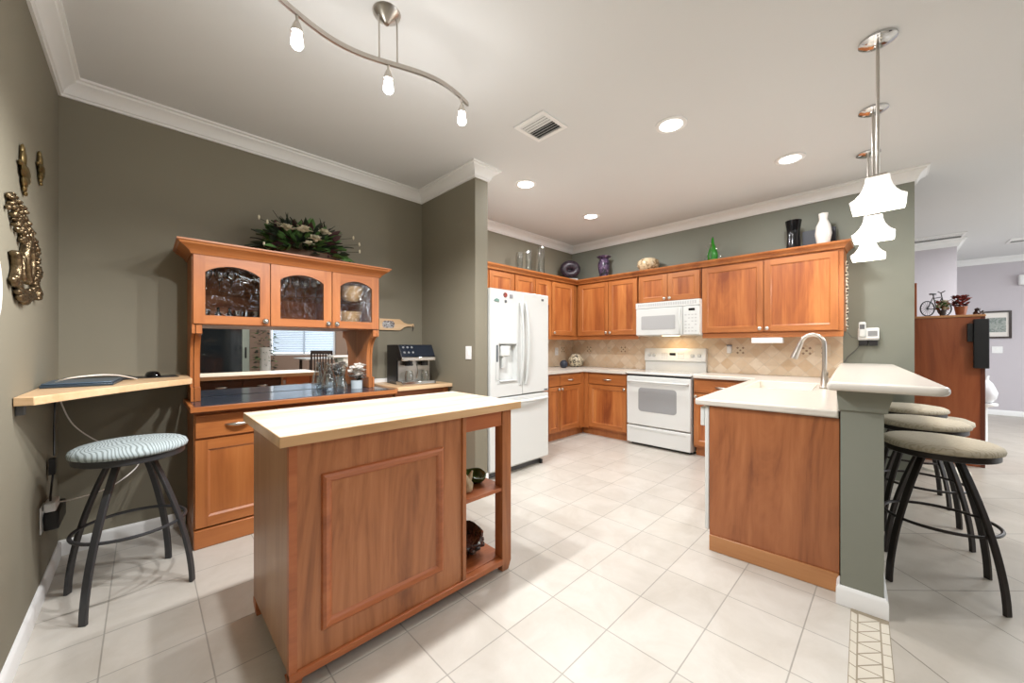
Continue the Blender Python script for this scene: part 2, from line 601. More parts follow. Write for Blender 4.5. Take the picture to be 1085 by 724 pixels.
    def build(s, name, material=None, parent=None, smooth=35, bevel=0, seg=2, fixn=True):
        if fixn:
            bmesh.ops.recalc_face_normals(s.bm, faces=list(s.bm.faces))
        me = bpy.data.meshes.new(name)
        s.bm.to_mesh(me)
        s.bm.free()
        mats = list(s.mats)
        if material is not None and not mats:
            mats = [material]
        for m in mats:
            me.materials.append(m if not isinstance(m, str) else M[m])
        if smooth:
            for p in me.polygons:
                p.use_smooth = True
            me.set_sharp_from_angle(angle=math.radians(smooth))
        o = bpy.data.objects.new(name, me)
        C.objects.link(o)
        if parent is not None:
            o.parent = parent
        if bevel:
            md = o.modifiers.new('bevel', 'BEVEL')
            md.width = bevel
            md.segments = seg
            md.limit_method = 'ANGLE'
            md.angle_limit = math.radians(40)
            md.harden_normals = False
        return o

def smooth_path(pts, k=6):
    P = [Vector(p) for p in pts]
    out = []
    for i in range(len(P) - 1):
        p0, p1, p2, p3 = P[max(i - 1, 0)], P[i], P[i + 1], P[min(i + 2, len(P) - 1)]
        for j in range(k):
            t = j / k
            out.append(0.5 * ((2 * p1) + (p2 - p0) * t + (2 * p0 - 5 * p1 + 4 * p2 - p3) * t * t + (3 * p1 - p0 - 3 * p2 + p3) * t ** 3))
    out.append(P[-1])
    return out

def thing(name, label, cat, loc=(0, 0, 0), rz=0, group=None):
    o = bpy.data.objects.new(name, None)
    o.empty_display_size = 0.1
    C.objects.link(o)
    o.location = loc
    o.rotation_euler = (0, 0, rz)
    return tag(o, label, cat, group)

def tag(o, label, cat, group=None):
    o['label'] = label
    o['category'] = cat
    if group:
        o['group'] = group
    return o

def struct(o):
    o['kind'] = 'structure'
    return o

def place(o, loc, rz=0):
    o.location = loc
    o.rotation_euler = (0, 0, rz)
    return o

def dup(root, loc, rz, label, group=None):
    r = root.copy()
    C.objects.link(r)
    r.location = loc
    r.rotation_euler = (0, 0, rz)
    r['label'] = label
    if group:
        r['group'] = group
    for ch in list(root.children):
        c = ch.copy()
        C.objects.link(c)
        c.parent = r
        for g in ch.children:
            d = g.copy()
            C.objects.link(d)
            d.parent = c
    return r

def arc(cx, cz, r, a0, a1, n):
    return [(cx + r * math.cos(a0 + (a1 - a0) * i / n), cz + r * math.sin(a0 + (a1 - a0) * i / n)) for i in range(n + 1)]

# ------------------------------------------------------------------ room shell
ZC = 2.82
def bx(name, x0, x1, y0, y1, z0, z1, m):
    return struct(MB().box(x0, x1, y0, y1, z0, z1).build(name, M[m], smooth=0))

# the mosaic border strip on the floor separates the two tile fields (y about 0.00 .. 0.14)
BA = math.radians(2.4)
bd = Vector((math.cos(BA), math.sin(BA)))
def strip_pt(s, t):          # s along the strip from the column base towards the camera, t across
    return (2.38 - s * bd.x - t * bd.y * 0 + 0, 0.012 - s * bd.y + t)
yl0 = 0.012 - 2.74 * bd.y
struct(MB().prism([(-0.36, yl0), (2.38, 0.012), (10.9, 0.37), (10.9, 3.8), (-0.36, 3.8)], -0.1, 0.0).build('floor', M['floor'], smooth=0))
struct(MB().prism([(-0.36, -5.5), (10.9, -5.5), (10.9, 0.37), (2.38, 0.012), (-0.36, yl0)], -0.1, 0.0).build('floor', M['floor_diag'], smooth=0))
bx('ceiling', -0.5, 11.0, -5.5, 3.8, ZC, ZC + 0.1, 'ceiling')
bx('wall_left', -0.48, -0.36, -3.6, 3.8, 0, ZC, 'olive')
bx('wall_front', -0.36, 2.07, 3.448, 3.8, 0, ZC, 'olive')
bx('wall_partition', 2.07, 2.212, 2.566, 3.8, 0, ZC, 'olive')
bx('wall_fridge', 2.212, 4.93, 3.635, 3.8, 0, ZC, 'olive')
bx('wall_back', 4.93, 5.05, -0.136, 3.8, 0, ZC, 'olive_cool_lit')
bx('wall_hall', 8.6, 10.9, -0.666, 3.8, 0, ZC, 'lavender')
bx('wall_far', 10.9, 11.0, -5.5, 3.8, 0, ZC, 'lavender')
# rear wall behind the camera, with its window and sliding door
wr = MB()
wr.box(-0.48, 0.75, -3.72, -3.6, 0, ZC).box(1.75, 2.15, -3.72, -3.6, 0, ZC).box(3.67, 4.6, -3.72, -3.6, 0, ZC)
wr.box(0.75, 1.75, -3.72, -3.6, 2.1, ZC).box(2.15, 3.67, -3.72, -3.6, 0, 1.0).box(2.15, 3.67, -3.72, -3.6, 2.15, ZC)
struct(wr.build('wall_rear', M['tan_wall'], smooth=0))
wn = MB()
wn.box(2.15, 3.67, -3.68, -3.64, 1.0, 1.05).box(2.15, 3.67, -3.68, -3.64, 2.1, 2.15).box(2.15, 2.2, -3.68, -3.64, 1.05, 2.1).box(3.62, 3.67, -3.68, -3.64, 1.05, 2.1).box(2.89, 2.93, -3.68, -3.64, 1.05, 2.1)
wo = struct(wn.build('window_1', M['trim'], smooth=0))
bl = MB()
for i in range(26):
    z = 1.07 + i * 0.04
    bl.box(2.21, 3.61, -3.613, -3.61, z, z + 0.037)
bm_ = mat('white_blind', S(225, 232, 238), 0.6)
nt_ = bm_.node_tree
tr_ = nt_.nodes.new('ShaderNodeBsdfTranslucent'); tr_.inputs[0].default_value = S(225, 236, 246)
mx_ = nt_.nodes.new('ShaderNodeMixShader'); mx_.inputs[0].default_value = 0.6
nt_.links.new(nt_.nodes['Principled BSDF'].outputs[0], mx_.inputs[1]); nt_.links.new(tr_.outputs[0], mx_.inputs[2])
nt_.links.new(mx_.outputs[0], nt_.nodes['Material Output'].inputs[0])
blind = bl.build('window_blind', bm_, smooth=0)
tag(blind, 'white slatted blind hanging in the dining window behind, seen in the mirror', 'blind')
dd = thing('patio_door', 'pale framed glass patio door seen at left in the hutch mirror', 'door', (1.25, -3.64, 0))
struct(dd)
d = MB()
d.box(-0.5, -0.42, -0.03, 0.03, 0, 2.1).box(0.36, 0.5, -0.03, 0.03, 0, 2.1).box(-0.42, 0.36, -0.03, 0.03, 2.02, 2.1).box(-0.42, 0.36, -0.03, 0.03, 0, 0.1)
d.build('frame', M['door_frame_pale'], dd, bevel=0.004)
MB().box(-0.42, 0.36, -0.01, 0.01, 0.1, 2.02).build('pane', M['pane_dark'], dd, smooth=0)
MB().box(0.41, 0.44, 0.03, 0.06, 0.95, 1.2).build('handle', M['black'], dd, bevel=0.006)
dd.name = 'door_1'
del dd['label']; del dd['category']

# crown moulding: profile (out from wall, height) swept along a mitred path
CR = [(0.0, -0.105), (0.012, -0.105), (0.014, -0.092), (0.022, -0.088), (0.026, -0.070), (0.040, -0.050), (0.060, -0.034), (0.072, -0.028), (0.076, -0.016), (0.090, -0.012), (0.092, 0.0), (0.0, 0.0)]
BB = [(0.0, 0.0), (0.014, 0.0), (0.014, 0.070), (0.010, 0.082), (0.004, 0.090), (0.0, 0.090)]
def sweep(name, path, prof, z0, m='trim', gap=0.0005):
    P = [Vector(p) for p in path]
    n = len(P)
    offs = []
    for i in range(n):
        ns = []
        if i > 0:
            dd_ = (P[i] - P[i - 1]).normalized()
            ns.append(Vector((dd_.y, -dd_.x)))
        if i < n - 1:
            dd_ = (P[i + 1] - P[i]).normalized()
            ns.append(Vector((dd_.y, -dd_.x)))
        if len(ns) == 1:
            offs.append(ns[0])
        else:
            b = (ns[0] + ns[1])
            offs.append(b / (1 + ns[0].dot(ns[1])))
    rings = []
    for p, o_ in zip(P, offs):
        rings.append([(p.x + o_.x * (u + gap), p.y + o_.y * (u + gap), z0 + v) for u, v in prof])
    mb = MB()
    mb.loft(rings)
    return struct(mb.build(name, M[m], smooth=30))
sweep('trim_1', [(-0.36, -3.6), (-0.36, 3.448), (2.07, 3.448), (2.07, 2.566), (2.212, 2.566), (2.212, 3.635), (4.93, 3.635), (4.93, -0.136), (5.05, -0.136), (5.05, 3.6)], CR, ZC)
sweep('trim_2', [(8.6, 3.6), (8.6, -0.666), (10.9, -0.666), (10.9, -5.4)], CR, ZC)
sweep('baseboard_left', [(-0.36, -3.6), (-0.36, 3.448), (0.205, 3.448)], BB, 0)
sweep('baseboard_partition', [(2.07, 2.88), (2.07, 2.566), (2.212, 2.566)], BB, 0)
sweep('baseboard_far', [(8.6, 3.6), (8.6, -0.666), (10.9, -0.666), (10.9, -5.4)], BB, 0)

# border strip: grout bed with small tile pieces on it
bs = MB()
W_ = 0.128
LN = 2.6
def SP(s, t):
    return (2.385 - s * bd.x, 0.012 - s * bd.y + t)
def quad(mb, pts, z, m):
    f0 = len(mb.bm.faces)
    mb.bm.faces.new([mb.bm.verts.new((p[0], p[1], z)) for p in pts])
    mb._new(f0, m, None)
def inset(pts, g):
    c = Vector((sum(p[0] for p in pts) / len(pts), sum(p[1] for p in pts) / len(pts)))
    out = []
    n = len(pts)
    P = [Vector(p) for p in pts]
    area = sum(P[i].x * P[(i + 1) % n].y - P[(i + 1) % n].x * P[i].y for i in range(n))
    sg = 1 if area > 0 else -1
    for i in range(n):
        a = (P[i] - P[i - 1]).normalized(); b = (P[(i + 1) % n] - P[i]).normalized()
        na = Vector((-a.y, a.x)) * sg; nb = Vector((-b.y, b.x)) * sg
        out.append(P[i] + (na + nb) / (1 + na.dot(nb)) * g)
    return out
GR = mat('brown_grout', S(150, 138, 118), 0.8)
TL = mat('cream_mosaic_tile', S(204, 196, 180), 0.35, noise=0.06, nscale=12)
quad(bs, [SP(0, 0), SP(LN, 0), SP(LN, W_), SP(0, W_)], 0.0010, GR)
pitch = 0.078
g = 0.0026
for i in range(int(LN / pitch) - 1):
    s0 = 0.03 + i * pitch
    s1 = s0 + pitch
    a, b_ = 0.030, 0.103
    for pts in ([SP(s0, a), SP(s1, a), SP(s1, b_)], [SP(s0, a), SP(s1, b_), SP(s0, b_)]):
        mid = None
        quad(bs, inset(pts, g), 0.0018, TL)
    quad(bs, inset([SP(s0, 0.0), SP(s1, 0.0), SP(s1 + 0.012, a), SP(s0 + 0.012, a)], g), 0.0018, TL)
    quad(bs, inset([SP(s0 + 0.012, b_), SP(s1 + 0.012, b_), SP(s1, W_), SP(s0, W_)], g), 0.0018, TL)
struct(bs.build('floor_border', smooth=0, fixn=False))

# ------------------------------------------------------------------ hardware and doors (cabinet local frame: front faces -y, y = 0)
def knob(parent, x, z, y=0.0, m='nickel'):
    T = Matrix.Translation((x, y, z)) @ Matrix.Rotation(PI / 2, 4, 'X')
    return MB().lathe([(0.0, 0.0), (0.007, 0.0), (0.007, 0.012), (0.016, 0.016), (0.019, 0.022), (0.015, 0.028), (0.0, 0.031)], 16, None, T).build('knob', M[m], parent, smooth=50)

def pull(parent, x, z, y=0.0, w=0.10, m='nickel', name='handle'):
    pts = []
    for i in range(13):
        t = i / 12
        pts.append((x - w / 2 + w * t, y - 0.028 * math.sin(PI * t) ** 0.6 - 0.001, z))
    rad = [0.005 + 0.006 * math.sin(PI * i / 12) for i in range(13)]
    return MB().tube(pts, rad, 8).build(name, M[m], parent, smooth=50)

def door(parent, x0, x1, z0, z1, y=0.0, st=0.055, th=0.02, name='door', raised=True, fm='cherry', rm='cherry_x', pm='cherry_panel'):
    """frame of stiles and rails with a recessed, framed panel; front face at y"""
    mb = MB()
    mb.box(x0, x0 + st, y, y + th, z0, z1, M[fm])
    mb.box(x1 - st, x1, y, y + th, z0, z1, M[fm])
    mb.box(x0 + st, x1 - st, y, y + th, z1 - st, z1, M[rm])
    mb.box(x0 + st, x1 - st, y, y + th, z0, z0 + st, M[rm])
    a0, a1, b0, b1 = x0 + st, x1 - st, z0 + st, z1 - st
    # sloped inner moulding
    e = 0.012
    d0, d1 = y + 0.001, y + 0.009
    outer = [(a0, d0, b0), (a1, d0, b0), (a1, d0, b1), (a0, d0, b1)]
    inner = [(a0 + e, d1, b0 + e), (a1 - e, d1, b0 + e), (a1 - e, d1, b1 - e), (a0 + e, d1, b1 - e)]
    f0 = len(mb.bm.faces)
    O = [mb.bm.verts.new(p) for p in outer]
    I = [mb.bm.verts.new(p) for p in inner]
    for i in range(4):
        j = (i + 1) % 4
        mb.bm.faces.new((O[i], O[j], I[j], I[i]))
    mb._new(f0, M[fm], None)
    f0 = len(mb.bm.faces)
    mb.bm.faces.new(I)
    mb._new(f0, M[pm], None)
    mb.box(a0 + e, a1 - e, y + th - 0.006, y + th - 0.001, b0 + e, b1 - e, M[pm])
    return mb.build(name, None, parent, smooth=0, fixn=True)

def drawer(parent, x0, x1, z0, z1, y=0.0, th=0.02, m='cherry_x'):
    return MB().box(x0, x1, y, y + th, z0, z1).build('drawer', M[m], parent, bevel=0.004)

def carcass(parent, w, d, z0, z1, toe=0.0, m='cherry', y=0.021):
    mb = MB()
    mb.box(0, w, y, d, z0, z1)
    if toe:
        mb.box(0.005, w - 0.005, 0.075, d, 0.0, toe)
    return mb.build('body', M[m], parent, smooth=0)

# ------------------------------------------------------------------ kitchen base cabinets
# fridge-wall run, faces -y (door face y = 3.035)
c = thing('base_cabinet', 'cherry base cabinet between fridge and corner with two doors and drawers', 'cabinet', (3.62, 3.035, 0))
MB().box(0.756, 0.852, 0.075, 0.11, 0.0, 0.10).build('toe_kick', M['cherry_x'], c, smooth=0)
carcass(c, 0.76, 0.598, 0.10, 0.872, 0.10)
MB().box(-0.55, -0.001, 0.0, 0.598, 0.10, 0.872).build('side_section', M['cherry'], c, smooth=0)
MB().box(-0.55, -0.001, 0.075, 0.598, 0.0, 0.099).build('toe_kick', M['cherry_x'], c, smooth=0)
dl = drawer(c, 0.012, 0.232, 0.715, 0.855)
dr = drawer(c, 0.240, 0.700, 0.715, 0.855)
pull(dr, 0.46, 0.785, 0)
d1 = door(c, 0.012, 0.232, 0.125, 0.705, st=0.05)
knob(d1, 0.206, 0.672)
d2 = door(c, 0.240, 0.700, 0.125, 0.705)
knob(d2, 0.270, 0.672)
MB().box(0.70, 0.7815, -0.0, 0.021, 0.10, 0.872).build('filler', M['cherry'], c, smooth=0)
# back-wall run, faces -x (door face x = 4.402)
R90 = -PI / 2
c = thing('base_cabinet', 'cherry base cabinet between the corner and the left side of the range', 'cabinet', (4.402, 3.032, 0), R90)
MB().box(-0.074, 0.004, 0.075, 0.11, 0.0, 0.10).build('toe_kick', M['cherry_x'], c, smooth=0)
carcass(c, 0.645, 0.525, 0.10, 0.872, 0.10)
dr = drawer(c, 0.075, 0.640, 0.715, 0.855)
pull(dr, 0.36, 0.785, 0, 0.12)
d1 = door(c, 0.075, 0.640, 0.125, 0.705)
knob(d1, 0.612, 0.675)
MB().box(0.0, 0.070, 0.0, 0.021, 0.10, 0.872).build('filler', M['cherry'], c, smooth=0)
c = thing('base_cabinet', 'cherry base cabinet right of the range, half hidden by the sink peninsula', 'cabinet', (4.402, 1.572, 0), R90)
carcass(c, 0.56, 0.525, 0.10, 0.872, 0.10)
dr = drawer(c, 0.005, 0.555, 0.715, 0.855)
pull(dr, 0.29, 0.785, 0, 0.12)
d1 = door(c, 0.005, 0.278, 0.125, 0.705, st=0.05)
knob(d1, 0.03, 0.672)
d2 = door(c, 0.282, 0.555, 0.125, 0.705, st=0.05)
knob(d2, 0.53, 0.672)

# ------------------------------------------------------------------ upper cabinets
def upper(loc, rz, w, z0, z1, splits, label, knobs, depth=0.33, rail=True, z_door0=None):
    c = thing('wall_cabinet', label, 'cabinet', loc, rz)
    MB().box(0, w, 0.021, depth, z0, z1).build('body', M['cherry'], c, smooth=0)
    for (a, b), k in zip(splits, knobs):
        dd_ = door(c, a, b, z0 + 0.008, z1 - 0.03)
        if k == 'r':
            knob(dd_, b - 0.028, z0 + 0.04)
        elif k == 'l':
            knob(dd_, a + 0.028, z0 + 0.04)
    if rail:
        MB().box(0, w, 0.026, 0.045, z0 - 0.055, z0).build('light_rail', M['cherry_x'], c, bevel=0.004)
    return c
ZT = 2.155
upper((4.6, 3.300, 0), R90, 0.955, 1.38, ZT, [(0.04, 0.525), (0.533, 0.95)], 'tall two-door cherry wall cabinet between the corner and the microwave', 'rl')
upper((4.6, 2.335, 0), R90, 0.775, 1.785, ZT, [(0.02, 0.382), (0.390, 0.76)], 'short two-door cherry wall cabinet right above the white microwave', 'rl', rail=False)
upper((4.6, 1.552, 0), R90, 1.232, 1.38, ZT, [(0.006, 0.604), (0.612, 1.196)], 'wide two-door cherry wall cabinet at the right end by the phone', 'rl')
cc = upper((3.99, 3.305, 0), 0, 0.94, 1.38, ZT, [(0.045, 0.54)], 'single-door cherry wall cabinet in the corner right of the fridge', 'l')
upper((2.222, 3.305, 0), 0, 1.765, 1.80, ZT, [(0.12, 0.60), (0.66, 1.06), (1.09, 1.46), (1.47, 1.755)], 'row of short cherry wall cabinets above the white fridge', 'xxxx', rail=False)
# crown on the uppers as one continuous moulding
UC = [(0.0, -0.01), (0.008, -0.01), (0.012, 0.006), (0.030, 0.026), (0.046, 0.034), (0.052, 0.046), (0.052, 0.052), (0.0, 0.052)]
def cab_crown(path, label, parent_name='cabinet_crown', prof=UC, z0=ZT):
    P = [Vector(p) for p in path]
    n = len(P)
    rings = []
    for i in range(n):
        ns = []
        for a, b in ((i - 1, i), (i, i + 1)):
            if a < 0 or b >= n:
                continue
            dd_ = (P[b] - P[a]).normalized()
            ns.append(Vector((dd_.y, -dd_.x)))
        o_ = ns[0] if len(ns) == 1 else (ns[0] + ns[1]) / (1 + ns[0].dot(ns[1]))
        rings.append([(P[i].x + o_.x * u, P[i].y + o_.y * u, z0 + v) for u, v in prof])
    mb = MB()
    mb.loft(rings)
    return mb
mb = cab_crown([(2.222, 3.305), (4.6, 3.305), (4.6, 0.318), (4.925, 0.318)], '')
mb.box(2.222, 4.925, 3.31, 3.63, ZT + 0.002, ZT + 0.046).box(4.605, 4.925, 0.322, 3.309, ZT + 0.002, ZT + 0.046)
tag(mb.build('cabinet_crown_moulding', M['cherry_x'], smooth=30), 'long cherry crown moulding running along the tops of the kitchen wall cabinets', 'moulding')

# ------------------------------------------------------------------ counters
HB, HT = 0.876, 0.915
mb = MB()
mb.slab([(3.06, 3.01), (4.372, 3.01), (4.372, 2.388), (4.925, 2.388), (4.925, 3.63), (3.06, 3.63)], [], HB, HT)
mb.box(3.07, 4.925, 3.6285, 3.6345, HT, HT + 0.003)
tag(mb.build('kitchen_counter', M['solid_white'], bevel=0.010, seg=3), 'white L-shaped counter in the corner between fridge and range', 'counter')

PR = math.radians(3.3)
PV = Vector((2.391, 0.18))
def PL(s, t):     # peninsula frame: s away from the camera end, t from the column's inner corner towards the kitchen
    return (PV.x + s * math.cos(PR) - t * math.sin(PR), PV.y + s * math.sin(PR) + t * math.cos(PR))
A0 = PL(0.075, 0.004); A1 = PL(0.075, 0.675)
# inner edge runs to the back counter's front edge (x = 4.372)
s_in = (4.372 - PV.x + 0.675 * math.sin(PR)) / math.cos(PR)
A2 = PL(s_in, 0.675)
s_bk = (4.925 - PV.x) / math.cos(PR)
A5 = PL(s_bk, 0.004)
SK = [PL(1.05, 0.17), PL(1.75, 0.17), PL(1.75, 0.60), PL(1.05, 0.60)]
mb = MB()
mb.slab([A0, A5, (4.925, 1.568), (4.372, 1.568), A2, A1], [SK], HB, HT)
pc = tag(mb.build('sink_counter', M['solid_white'], bevel=0.010, seg=3), 'white counter with the sink on the peninsula, meeting the back wall right of the range', 'counter')
# sink basin (integral) as its part
sk = MB()
t_ = 0.012
Tm = Matrix.Translation((PV.x, PV.y, 0)) @ Matrix.Rotation(PR, 4, 'Z')
x0, x1, y0, y1 = 1.052, 1.748, 0.172, 0.598
zb = 0.72
sk.box(x0, x1, y0, y0 + t_, zb, HT - 0.004, None, Tm).box(x0, x1, y1 - t_, y1, zb, HT - 0.004, None, Tm).box(x0, x0 + t_, y0 + t_, y1 - t_, zb, HT - 0.004, None, Tm).box(x1 - t_, x1, y0 + t_, y1 - t_, zb, HT - 0.004, None, Tm).box(x0, x1, y0, y1, zb - t_, zb, None, Tm)
sk.build('sink_basin', mat('white_basin', S(232, 226, 214), 0.25), pc, smooth=0)

# ------------------------------------------------------------------ peninsula: end panel, cabinets, dishwasher, half wall, bar top
p = thing('peninsula_cabinet', 'sink peninsula cabinet with its broad cherry end panel facing us', 'cabinet', (PV.x, PV.y, 0), PR)
MB().box(0.10, 0.118, 0.003, 0.598, 0.0, 0.872).build('end_panel', M['peninsula_panel'], p, smooth=0)
MB().box(0.088, 0.0995, 0.003, 0.598, 0.0, 0.095).build('base_trim', M['oak_trim'], p, bevel=0.004)
MB().box(0.725, 0.745, 0.003, 0.60, 0.10, 0.872).box(0.745, 2.0, 0.003, 0.02, 0.10, 0.872).box(0.745, 1.98, 0.02, 0.58, 0.10, 0.14).box(0.725, 1.98, 0.003, 0.54, 0.0, 0.10).box(1.98, 2.0, 0.02, 0.60, 0.10, 0.872).build('body', M['cherry'], p, smooth=0)
# sink doors facing the kitchen (+y), built in a flipped sub frame
for (a, b), kx in (((0.75, 1.36), 1.33), ((1.365, 1.975), 1.395)):
    dq = door(p, -b, -a, 0.125, 0.862, y=-0.62)
    dq.rotation_euler = (0, 0, PI)
    kk = knob(dq, -kx, 0.82, y=-0.62)
dw = thing('dishwasher', 'white dishwasher seen edge-on at the left end of the peninsula', 'dishwasher', (PV.x, PV.y, 0), PR)
MB().box(0.125, 0.718, 0.04, 0.600, 0.10, 0.870).build('body', M['white_app2'], dw, smooth=0)
MB().box(0.104, 0.716, 0.601, 0.626, 0.115, 0.870).build('front_door', M['white_app'], dw, bevel=0.006)
MB().box(0.108, 0.712, 0.627, 0.652, 0.745, 0.862).build('control_panel', M['white_app'], dw, bevel=0.006)
MB().box(0.122, 0.712, 0.585, 0.600, 0.005, 0.098).build('kick_plate', M['white_app2'], dw, smooth=0)
MB().box(0.119, 0.1235, 0.04, 0.60, 0.0, 0.11).build('side_rail', M['white_app2'], dw, smooth=0)

# half wall with end column
hw = MB()
hw.box(0.0, 2.535, -0.152, -0.003, 0.0, 1.028)
hw_ = MB()
hwo = struct(place(hw.build('wall_peninsula', M['olive_cool_lit'], smooth=0), (PV.x, PV.y, 0), PR))
cap = MB()
def ring(e, z):
    return [(-e, -0.155 - e, z), (2.50, -0.155 - e, z), (2.50, e * 0.4, z), (-e, e * 0.4, z)]
cap.loft([ring(0.004, 0.928), ring(0.010, 0.934), ring(0.012, 0.955), ring(0.020, 0.985), ring(0.026, 1.010), ring(0.026, 1.0275)])
struct(place(cap.build('trim_3', M['olive_cool_lit'], smooth=30), (PV.x, PV.y, 0), PR))
# white baseboard round the column foot
P0 = [PL(2.5, -0.155), PL(0.0, -0.155), PL(0.0, 0.0), PL(0.085, 0.0)]
# path keeps the wall on the left hand, so the profile projects outward on the right
sweep('baseboard_peninsula', P0[::1], [(-u, v) for u, v in BB], 0) if False else None
def sweep_out(name, path, prof, z0):
    P = [Vector(q) for q in path]
    n = len(P)
    rings = []
    for i in range(n):
        ns = []
        for a, b in ((i - 1, i), (i, i + 1)):
            if a < 0 or b >= n:
                continue
            dd_ = (P[b] - P[a]).normalized()
            ns.append(Vector((-dd_.y, dd_.x)))
        o_ = ns[0] if len(ns) == 1 else (ns[0] + ns[1]) / (1 + ns[0].dot(ns[1]))
        rings.append([(P[i].x + o_.x * (u + 0.0005), P[i].y + o_.y * (u + 0.0005), z0 + v) for u, v in prof])
    mb = MB()
    mb.loft(rings)
    return struct(mb.build(name, M['trim'], smooth=30))
sweep_out('baseboard_peninsula', [PL(0.085, -0.001), PL(0.0, -0.001), PL(0.0, -0.153), PL(2.5, -0.153)][::-1], BB, 0)
# raised splash between counter and bar
mb = MB().box(0.07, 2.52, -0.001, 0.012, HT + 0.001, 1.026)
place(tag(mb.build('bar_splash_panel', M['solid_white'], smooth=0), 'narrow white upstand between the sink counter and the raised bar', 'panel'), (PV.x, PV.y, 0), PR)
# bar top
r_ = 0.055
out = [(-0.105, 0.045), (2.53, 0.045), (2.53, -0.335)]
cs = []
for i in range(7):
    a = -PI / 2 - (PI / 2) * i / 6
    cs.append((-0.105 + r_ + r_ * math.cos(a), -0.345 + r_ + r_ * math.sin(a)))
poly = [(-0.100, 0.045)] + [(2.528, 0.045), (2.506, -0.335)] + cs
mb = MB()
mb.prism(poly, 1.030, 1.070)
place(tag(mb.build('breakfast_counter', M['solid_white'], bevel=0.017, seg=4), 'raised white breakfast bar top on the olive half wall', 'counter'), (PV.x, PV.y, 0), PR)

# faucet
fx = thing('kitchen_faucet', 'brushed nickel gooseneck faucet behind the sink', 'faucet', (3.66, 0.362, HT), PI / 2)
MB().lathe([(0, 0), (0.03, 0), (0.03, 0.012), (0.024, 0.02), (0.021, 0.10), (0.017, 0.13), (0, 0.13)], 20).build('base', M['nickel'], fx)
pts = [(0, 0, 0.12), (0, 0, 0.22), (0, 0, 0.30)]
for i in range(1, 15):
    a = PI - PI * 0.90 * i / 14
    pts.append((0.072 + 0.072 * math.cos(a), 0, 0.325 + 0.085 * math.sin(a)))
MB().tube(pts, 0.0145, 12).build('spout', M['nickel'], fx)
e = pts[-1]
dv = (Vector(pts[-1]) - Vector(pts[-2])).normalized()
MB().tube([Vector(e), Vector(e) + dv * 0.04, Vector(e) + dv * 0.135], [0.017, 0.019, 0.026], 14).build('spray_head', M['nickel'], fx)
MB().tube([(0, -0.02, 0.075), (0, -0.045, 0.082), (-0.01, -0.08, 0.12)], [0.012, 0.009, 0.007], 10).build('lever', M['nickel'], fx)

# ------------------------------------------------------------------ backsplash with accent tiles
bk = MB().box(4.9205, 4.9295, 0.345, 3.63, HT + 0.001, 1.40).build('backsplash', M['splash_y'], smooth=0)
bk.location = (0, 0, 0)
tag(bk, 'diagonal beige travertine backsplash on the back wall behind the range', 'backsplash')
bk2 = MB().box(3.06, 4.919, 3.6255, 3.6345, HT + 0.005, 1.379).build('backsplash', M['splash_x'], smooth=0)
tag(bk2, 'diagonal beige travertine backsplash on the side wall right of the fridge', 'backsplash')
def accent(parent, u, z, side):
    mb = MB()
    cm = mat('accent_cream', S(218, 200, 172), 0.4); dm = mat('accent_brown', S(140, 110, 86), 0.4)
    s_ = 0.042
    def bxs(u0, u1, z0, z1, d, m):
        if side == 'y':
            mb.box(4.9195 - d, 4.9204, u0, u1, z0, z1, m)
        else:
            mb.box(u0, u1, 3.6245 - d, 3.6254, z0, z1, m)
    bxs(u - s_, u + s_, z - s_, z + s_, 0.0, cm)
    for a, b in ((-1, -1), (-1, 1), (1, -1), (1, 1)):
        cx, cz = u + a * 0.028, z + b * 0.028
        bxs(cx - 0.012, cx + 0.012, cz - 0.005, cz + 0.005, 0.0010, dm)
        bxs(cx - 0.005, cx + 0.005, cz - 0.012, cz + 0.012, 0.0012, dm)
    bxs(u - 0.009, u + 0.009, z - 0.009, z + 0.009, 0.0010, dm)
    o = mb.build('accent_tile', None, parent, smooth=0)
    o['label'] = 'cream accent tile with brown floral squares'
for u in (3.30, 2.72, 1.237, 0.63):
    accent(bk, u, 1.185, 'y')
accent(bk2, 4.68, 1.175, 'x')

def plate(name, label, cat, loc, rz, w=0.075, h=0.118, kind='outlet', col='tan_plate'):
    """wall plate facing local -y"""
    o = thing(name, label, cat, loc, rz)
    MB().box(-w / 2, w / 2, -0.006, 0, -h / 2, h / 2).build('cover_plate', M[col], o, bevel=0.002)
    if kind == 'outlet':
        for dz in (-0.026, 0.026):
            q = MB()
            q.box(-0.016, 0.016, -0.008, -0.006, dz - 0.014, dz + 0.014, M[col])
            q.box(-0.008, -0.005, -0.0085, -0.008, dz - 0.006, dz + 0.006, M['black'])
            q.box(0.005, 0.008, -0.0085, -0.008, dz - 0.006, dz + 0.006, M['black'])
            q.build('socket', None, o, smooth=0)
    else:
        MB().box(-0.012, 0.012, -0.010, -0.006, -0.022, 0.022).build('switch', M['trim'], o, bevel=0.002)
    return o
plate('wall_outlet', 'beige outlet between the two accent tiles left of the range', 'outlet', (4.919, 2.95, 1.18), R90)
plate('wall_outlet', 'beige outlet right of the accent tile behind the faucet', 'outlet', (4.919, 0.50, 1.19), R90, w=0.12)
plate('wall_outlet', 'outlet on the side backsplash next to the fridge', 'outlet', (4.52, 3.6245, 1.15), 0, col='trim')
plate('light_switch', 'white light switch on the olive partition beside the fridge', 'switch', (2.069, 2.655, 1.176), R90, kind='switch', w=0.08, col='trim')
sh = thing('air_freshener', 'small white plug-in on the backsplash right of the range', 'air freshener', (4.918, 1.345, 1.20), R90)
MB().box(-0.022, 0.022, -0.045, 0, -0.05, 0.03).build('body', M['trim'], sh, bevel=0.008)
MB().box(-0.024, 0.024, -0.047, 0, 0.031, 0.05).build('cap', M['gray_metal'], sh, bevel=0.006)
